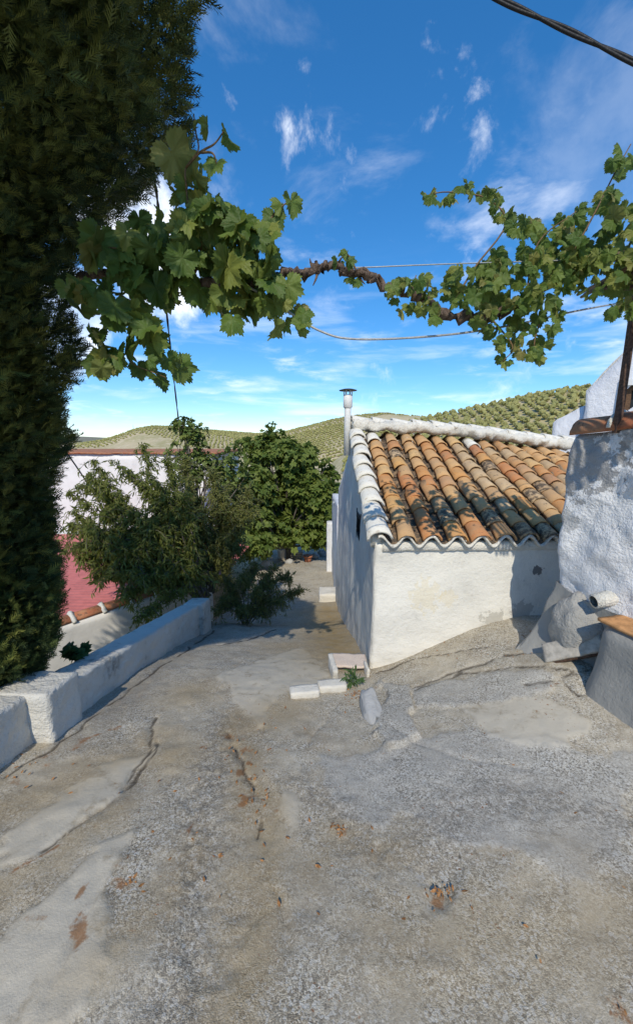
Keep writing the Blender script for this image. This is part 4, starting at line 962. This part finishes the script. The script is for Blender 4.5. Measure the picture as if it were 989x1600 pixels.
for k in range(nl):                                       # limbs that hold the sprays
    a_ = k*2.4; z0 = .0+k*.10; ax, ay = float(axis_x(z0)), float(axis_y(z0)); r0 = float(np.interp(z0+.4, pz, pr_)); b = MB()
    b.tube([(ax, ay, z0), (ax+math.cos(a_)*r0*.4, ay+math.sin(a_)*r0*.4, z0+.15), (ax+math.cos(a_)*r0*.85, ay+math.sin(a_)*r0*.85, z0+.5)], [.035, .022, .008], 6, .2); b.build('branch', M['bark'], cy)

# ------------------------------------------------------------------ trees and shrubs down the lane
FK = [(0, 1.0), (14, .8), (26, .48), (34, .48), (52, .92), (66, .7), (80, .42), (90, .45), (108, .66), (128, .55), (160, .36), (180, .1)]
FL, FF = leaf_mesh(leaf_outline(FK, 9), .3, .3, .08, 3, False)
FK2 = [(0, 1.0), (20, .62), (55, .26), (90, .14), (140, .1), (180, .05)]
LLo = np.array([(0, 1), (.10, .55), (.085, .2), (0, 0), (-.085, .2), (-.10, .55)])
LV = np.concatenate([np.concatenate([LLo, np.array([[0], [-.02], [.0], [0], [.0], [-.02]])], 1)]); LV[0, 2] = -.14; LV[1, 2] = LV[5, 2] = .0
LF = np.array([(0, 1, 5), (1, 2, 4), (1, 4, 5), (2, 3, 4)])
LV[3, 2] = 0; LV[[1, 2, 4, 5], 2] += .03
def blobtree(name, base, blobs, leafV, leafF, mat, size, label, cat, per, droop=.5, trunk=.07, ups=.45, flat_=.8):
    """crown of many leafy clumps (centre, radius) on limbs that leave one stem"""
    t = empty(name, tuple(base), label, cat); T = []; D = []; Zs = []; S = []
    base = np.array(base, float); cen = np.mean([c for c, _ in blobs], 0)
    b = MB(); fork = base*.55+np.array([cen[0], cen[1], cen[2]])*.45; fork[:2] = base[:2]*.8+cen[:2]*.2; fork[2] = base[2]+max(.25, (min(c[2] for c, _ in blobs)-base[2])*.6)
    b.tube(smooth_path([base-np.array([0, 0, .3]), base*.5+fork*.5+np.array([.03, .02, 0]), fork], 4), np.linspace(trunk, trunk*.8, 9), 8, .2); b.build('trunk', M['bark'], t)
    for i, (c, r_) in enumerate(blobs):
        c = np.array(c, float)
        if i % 2 == 0:
            b = MB(); md = fork*.5+c*.5+np.array([0, 0, .1])+.08*rc.randn(3); b.tube(smooth_path([fork, md, c], 4), np.linspace(trunk*.45, trunk*.1, 9), 6, .15); b.build('limb', M['bark'], t)
        k = int(per*(r_/.45)**2); d_ = norm(rc.randn(k, 3)+np.array([0, 0, ups])); rr_ = r_*(1-.55*rc.rand(k)**2)
        T.append(c+d_*rr_[:, None]*np.array([1, 1, flat_])); dd = d_*np.array([1, 1, .5])+np.array([0, 0, -droop])+.4*rc.randn(k, 3); D.append(dd); Zs.append(d_*.6+np.array([0, 0, .8])+.4*rc.randn(k, 3)); S.append(size*rc.uniform(.65, 1.2, k))
    T, D, Zs, S = map(np.concatenate, (T, D, Zs, S)); foliage('foliage', leafV, leafF, frames(D, Zs, S), T, mat, t); return t
def crown(spec, seed, n, rmin, rmax):
    """clumps filling ellipsoids given by picture place, depth and half sizes"""
    rr = np.random.RandomState(seed); out = []
    for (u, v, Yd, hu, hv, hd, w) in spec:
        k = FPX/(Yd*.98)
        for _ in range(int(n*w)):
            d_ = norm(rr.randn(3)); q = rr.rand()**.4*1.08; c = at(u, v, Yd)+d_*q*np.array([hu/k, hd, hv/k]); out.append((c, rr.uniform(rmin, rmax)*(1 if q < .8 else rr.uniform(.4, .9))))
    return out
g1 = gp(450, 872)
blobtree('fig_tree', (at(450, 860, 13.6)[0], 13.9, -2.8), crown([(452, 768, 13.8, 68, 78, 1.2, 1.1), (370, 835, 12.5, 34, 30, .5, .2), (390, 770, 12.5, 40, 55, .6, .3), (400, 852, 11.8, 34, 12, .4, .12), (470, 835, 13.0, 40, 14, .5, .14), (515, 790, 13.2, 14, 40, .4, .15), (425, 708, 13.9, 48, 26, .7, .2), (495, 800, 13.4, 28, 50, .7, .32), (400, 800, 13.4, 45, 60, .8, .4), (480, 740, 13.8, 40, 40, .8, .2), (500, 838, 13.2, 22, 16, .5, .1)], 3, 84, .28, .5)+[(at(425, 664, 13.9), .13), (at(417, 672, 13.9), .17), (at(437, 678, 13.9), .2), (at(424, 688, 13.9), .28), (at(452, 692, 13.9), .26), (at(400, 700, 13.9), .3), (at(480, 702, 13.9), .22), (at(520, 745, 13.6), .2)], FL, FF, M['fig'], .19,
         'broad dark green fig tree filling the end of the lane', 'tree', 78, .55, .13)
blobtree('young_tree', (at(300, 850, 11)[0], 11.0, -3.0), crown([(300, 715, 11, 34, 38, .6, 1.0), (295, 680, 11, 18, 20, .3, .3), (350, 730, 11.3, 40, 35, .6, .8), (290, 665, 11, 14, 4, .15, .1)], 8, 26, .2, .36), FL, FF, M['fig2'], .115,
         'lighter green young tree with a pointed top in front of the white building', 'tree', 85, .5, .08)
# lance-leaved bush growing behind the parapet
def spraybush(name, base, tips, leafs, size, mat, label, cat, seed, sub=5, lean=.25, stem=.018, spread=.35):
    rr = np.random.RandomState(seed); t = empty(name, tuple(base), label, cat); base = np.array(base, float); T = []; D = []; S = []; bb = MB()
    for i, tip in enumerate(tips):
        tip = np.array(tip, float); m1 = base*.6+tip*.4+np.array([0, 0, .18])+.1*rr.randn(3); m2 = base*.25+tip*.75+np.array([0, 0, .12])+.08*rr.randn(3)
        P = smooth_path([base+.05*rr.randn(3)*np.array([1, 1, 0]), m1, m2, tip], 7)
        b = MB(); b.tube(P, np.linspace(stem, stem*.18, len(P)), 5, .1); b.build('branch', M['bark'], t)
        for k in range(len(P)//3, len(P)):
            for _ in range(sub):
                e = P[k]+spread*rr.rand()*norm(rr.randn(3)+np.array([0, 0, .1])); Q = smooth_path([P[k], P[k]*.5+e*.5+np.array([0, 0, .03]), e+np.array([0, 0, -.06])], 3)
                bb.tube(Q, [.0035]*len(Q), 3, 0, False)
                q = rr.rand(leafs)*len(Q)*.999; ii = np.clip(q.astype(int), 0, len(Q)-1)
                T.append(Q[ii]+.012*rr.randn(leafs, 3)); D.append(norm(e-P[k])*.4+np.array([0, 0, -lean])*2+.5*rr.randn(leafs, 3)); S.append(size*rr.uniform(.6, 1.2, leafs))
    bb.build('twigs', M['bark'], t)['kind'] = 'stuff'
    T, D, S = map(np.concatenate, (T, D, S)); foliage('foliage', LV, LF, frames(D, rr.randn(len(T), 3)+np.array([0, -.5, .8]), S), T, mat, t); return t
spraybush('lance_leaved_bush', at(318, 935, 6.1), [at(*q) for q in ((110, 770, 6.3), (150, 720, 6.4), (190, 730, 6.4), (225, 700, 6.5), (250, 760, 6.2), (205, 800, 5.9), (160, 830, 6.0), (140, 880, 5.8), (190, 930, 5.3), (215, 965, 5.2), (250, 850, 5.8), (285, 780, 6.2), (180, 860, 5.6), (240, 900, 5.5), (300, 850, 6.0), (130, 760, 6.6), (170, 780, 6.2), (235, 820, 6.2), (270, 880, 5.8), (160, 900, 5.6), (185, 840, 6.3), (230, 760, 6.4), (260, 720, 6.5), (120, 820, 6.2), (150, 750, 6.2), (200, 860, 5.7), (265, 800, 6.1), (118, 800, 6.3), (125, 850, 6.1), (150, 860, 6.0), (170, 880, 5.8), (200, 830, 6.2), (140, 740, 6.6), (225, 860, 5.9), (250, 900, 5.7), (205, 740, 6.5), (110, 820, 5.8), (125, 870, 5.7), (140, 830, 5.7), (160, 800, 5.9), (104, 860, 5.7), (175, 850, 5.6), (190, 900, 5.5), (150, 900, 5.6))],
          20, .105, M['lance'], 'tall bush with narrow drooping dark leaves growing behind the parapet', 'bush', 4, 3, .3, .02, .33)
spraybush('willowy_bush', at(330, 925, 6.8), [at(*q) for q in ((300, 760, 7), (340, 760, 7), (370, 790, 7), (320, 800, 6.7), (350, 840, 6.6), (280, 820, 6.8), (300, 850, 6.6), (375, 860, 6.6), (335, 740, 7.2), (260, 790, 7), (310, 780, 7.1), (360, 800, 7), (400, 800, 7.1), (330, 860, 6.5), (270, 750, 7.2), (290, 720, 7.4), (350, 770, 7.3), (390, 770, 7.4), (240, 830, 7), (300, 890, 6.6))],
          30, .085, M['twig'], 'fine willowy yellowish green bush between the parapet end and the fig tree', 'bush', 6, 4, .15, .018, .34)
bs = at(385, 958, 6.5)
spraybush('low_shrub', (bs[0], bs[1], float(zg(bs[0], bs[1]))), [at(*q) for q in ((345, 900, 6.4), (360, 880, 6.7), (400, 880, 6.8), (430, 890, 6.7), (455, 905, 6.6), (470, 925, 6.5), (440, 940, 6.2), (400, 920, 6.2), (350, 940, 6.1), (380, 955, 6.0), (425, 915, 6.4), (340, 960, 6.0), (410, 960, 6.1), (380, 900, 6.4))],
          22, .065, M['shrub'], 'low straggly yellow green shrub spreading over the lane past the parapet end', 'shrub', 9, 4, .05, .010, .24)
# weeds
def weed(name, base, n, L, mat, label, seed, broad=False):
    rr = np.random.RandomState(seed); t = empty(name, tuple(base), label, 'weed'); T = []; D = []; S = []
    b = MB()
    for k in range(n):
        a_ = rr.rand()*6.28; tip = np.array(base)+np.array([math.cos(a_)*L*rr.uniform(.3, .8), math.sin(a_)*L*rr.uniform(.3, .8), L*rr.uniform(.3, 1)])
        P = smooth_path([np.array(base), (np.array(base)+tip)/2+np.array([0, 0, L*.2]), tip], 3); b.tube(P, [.003]*len(P), 4, 0, False)
        for p_ in P[2:]:
            for _ in range(2): T.append(p_); D.append(rr.randn(3)*.6+np.array([math.cos(a_), math.sin(a_), .3])); S.append(L*rr.uniform(.35, .6)*(1.2 if broad else 1))
    b.build('stem', M['weed'], t)
    Vb = FL if broad else LV; Fb = FF if broad else LF
    foliage('leaves', Vb, Fb, frames(np.array(D), rr.randn(len(T), 3)*.5+np.array([0, -.4, 1]), np.array(S)), np.array(T), M['weed'], t)
weed('wall_weed', (-2.0, 2.95, -.24), 7, .12, M['weed'], 'small dark green leafy weed growing behind the parapet top', 3, True)
wb = gp(553, 1072); weed('step_weed', tuple(wb), 9, .13, M['weed'], 'tuft of green weed in the corner beside the white bricks', 5)

# ------------------------------------------------------------------ small things at the shed corner
def solid(name, c, size, rot, mat, label, cat, amp=.007, r_=.006, step=.022, group=None):
    V, F = rbox(-np.array(size)/2, np.array(size)/2, step, r_); V = rough(V, amp, 10, 3) @ np.array(rot).T+np.array(c); o = mk(name, V, F, mat); return tag(o, label, cat, group)
RZ = lambda a, b=0, c=0: Matrix.Rotation(R(a), 3, 'Z') @ Matrix.Rotation(R(b), 3, 'Y') @ Matrix.Rotation(R(c), 3, 'X')
p_ = gp(476, 1088); solid('brick', p_+np.array([0, .02, .03]), (.235, .115, .065), RZ(9), M['whitebrick'], 'whitewashed brick lying in the lane, outer one of the two', 'brick')
p_ = gp(518, 1080); solid('brick', p_+np.array([.005, .02, .038]), (.235, .115, .065), RZ(7), M['whitebrick'], 'whitewashed brick lying in the lane, nearest the speckled slab', 'brick')
p_ = gp(522, 1062); solid('side_block', p_+np.array([-.005, .14, .025]), (.05, .30, .14), RZ(6), M['whitebrick'], 'white block set on edge under the speckled slab', 'block')
p_ = gp(545, 1046); solid('speckled_slab', p_+np.array([.0, .02, .085]), (.34, .22, .022), RZ(-3, 1, 2), M['marble'], 'speckled pinkish slab laid flat against the shed corner', 'slab')
p_ = gp(572, 1050); solid('upright_brick', p_+np.array([.0, -.03, .03]), (.03, .16, .13), RZ(4), M['whitebrick'], 'thin white brick standing on edge at the shed corner', 'brick')
a1_, a2_ = gp(580, 1085), gp(592, 1165)
V, F = ico(4, 21, .12); V = np.sign(V)*np.abs(V)**.75; V = V*np.array([.075, .24, .075]); yy = V[:, 1]/.24; V[:, 0] *= 1-.32*np.clip(-yy, 0, 1); V[:, 2] += .04*yy; V = rotz(rough(V, .012, 8, 3), R(4))
o = mk('wedge_stone', V+(a1_+a2_)/2+np.array([-.01, .02, -.01]), F, M['stone']); tag(o, 'grey wedge shaped stone set in the concrete below the shed corner', 'stone')
# litter of dry leaves: flakes on the ground
fl_n = 420; FLK = []
rr = np.random.RandomState(17)
for (u, v, su, sv, n_) in ((553, 1085, 12, 8, 60), (690, 1395, 12, 6, 18), (530, 1298, 10, 6, 14), (390, 1200, 18, 40, 45), (140, 1390, 12, 8, 14), (205, 1378, 10, 10, 14), (125, 1440, 15, 15, 16), (820, 1000, 25, 8, 70), (760, 1015, 50, 8, 60), (300, 1300, 90, 80, 40), (600, 1350, 300, 120, 45), (60, 1190, 50, 20, 22), (300, 1060, 90, 40, 20)):
    for _ in range(n_):
        p_ = gp(u+su*rr.randn(), min(1640, v+sv*rr.randn()), 30); FLK.append(p_+np.array([0, 0, .005]))
FLK = np.array(FLK); n_ = len(FLK); o = foliage('dry_leaf_litter', LV*np.array([2.0, 1, .15]), LF, frames(np.stack([rr.randn(n_), rr.randn(n_), .08*rr.randn(n_)], 1), np.stack([.15*rr.randn(n_), .3*rr.randn(n_), np.ones(n_)], 1), rr.uniform(.010, .030, n_)), FLK, M['dirt'], None)
tag(o, 'scattered brown dry leaf crumbs lying on the concrete', 'leaf litter')
gq = gp(598, 1395)
# ------------------------------------------------------------------ odds and ends under the fig tree
def gy(u, v): return gp(u, v)
p_ = gy(440, 872); b = MB(); b.lathe([(.13, 0), (.16, .34), (.175, .345), (.175, .37), (.155, .37), (.145, .30), (.11, .02)], tuple(p_), 18); tag(b.build('white_bucket', M['plastic']), 'white plastic bucket in the leaves at the lane end', 'bucket')
p_ = gy(464, 872)
for k in range(3): solid('stacked_slab', p_+np.array([.0, .05, .05+.085*k]), (.46, .30, .07), RZ(5*k-8, 0, 3), M['slab'], ('lowest pale slab of the small stack under the fig tree', 'middle pale slab of the small stack under the fig tree', 'topmost pale slab of the small stack under the fig tree')[k], 'slab', group='slabs stacked under the fig tree')
p_ = gy(481, 878)
fp = empty('flower_pot', tuple(p_), 'red clay flower pot standing on the ground under the fig tree', 'flower pot')
b = MB(); b.lathe([(.11, 0), (.15, .22), (.14, .22), (.10, .03)], tuple(p_), 18); b.build('pot', M['pot'], fp)
b = MB(); b.lathe([(.152, .19), (.175, .19), (.175, .25), (.155, .25)], tuple(p_), 18); b.build('rim', M['pot'], fp)
for (u, v, s_, lb) in ((492, 872, .15, 'rounded grey stone beside the red flower pot'), (503, 868, .19, 'brown grey stone at the foot of the leaning slab'), (452, 880, .14, 'small pale stone before the white bucket'), (418, 885, .2, 'rounded stone half hidden by the low shrub')):
    V, F = ico(3, s_*100, .2); V = V*np.array([s_, s_*.8, s_*.75]); tag(mk('loose_stone', V+gy(u, v)+np.array([0, 0, s_*.4]), F, M['stone']), lb, 'stone')
p_ = gy(512, 868); solid('leaning_slab', p_+np.array([.02, .05, .22]), (.34, .06, .46), RZ(10, 28, -20), M['stone'], 'grey slab leaning at an angle beside the lean-to corner', 'slab')
# mast on the left hill
b = MB(); q = at(209, 672, 900); b.tube([q+np.array([0, 0, -4]), q+np.array([0, 0, 12])], [.7, .25], 5); tag(b.build('radio_mast', M['wire']), 'tiny mast standing on the skyline of the left hill', 'mast')
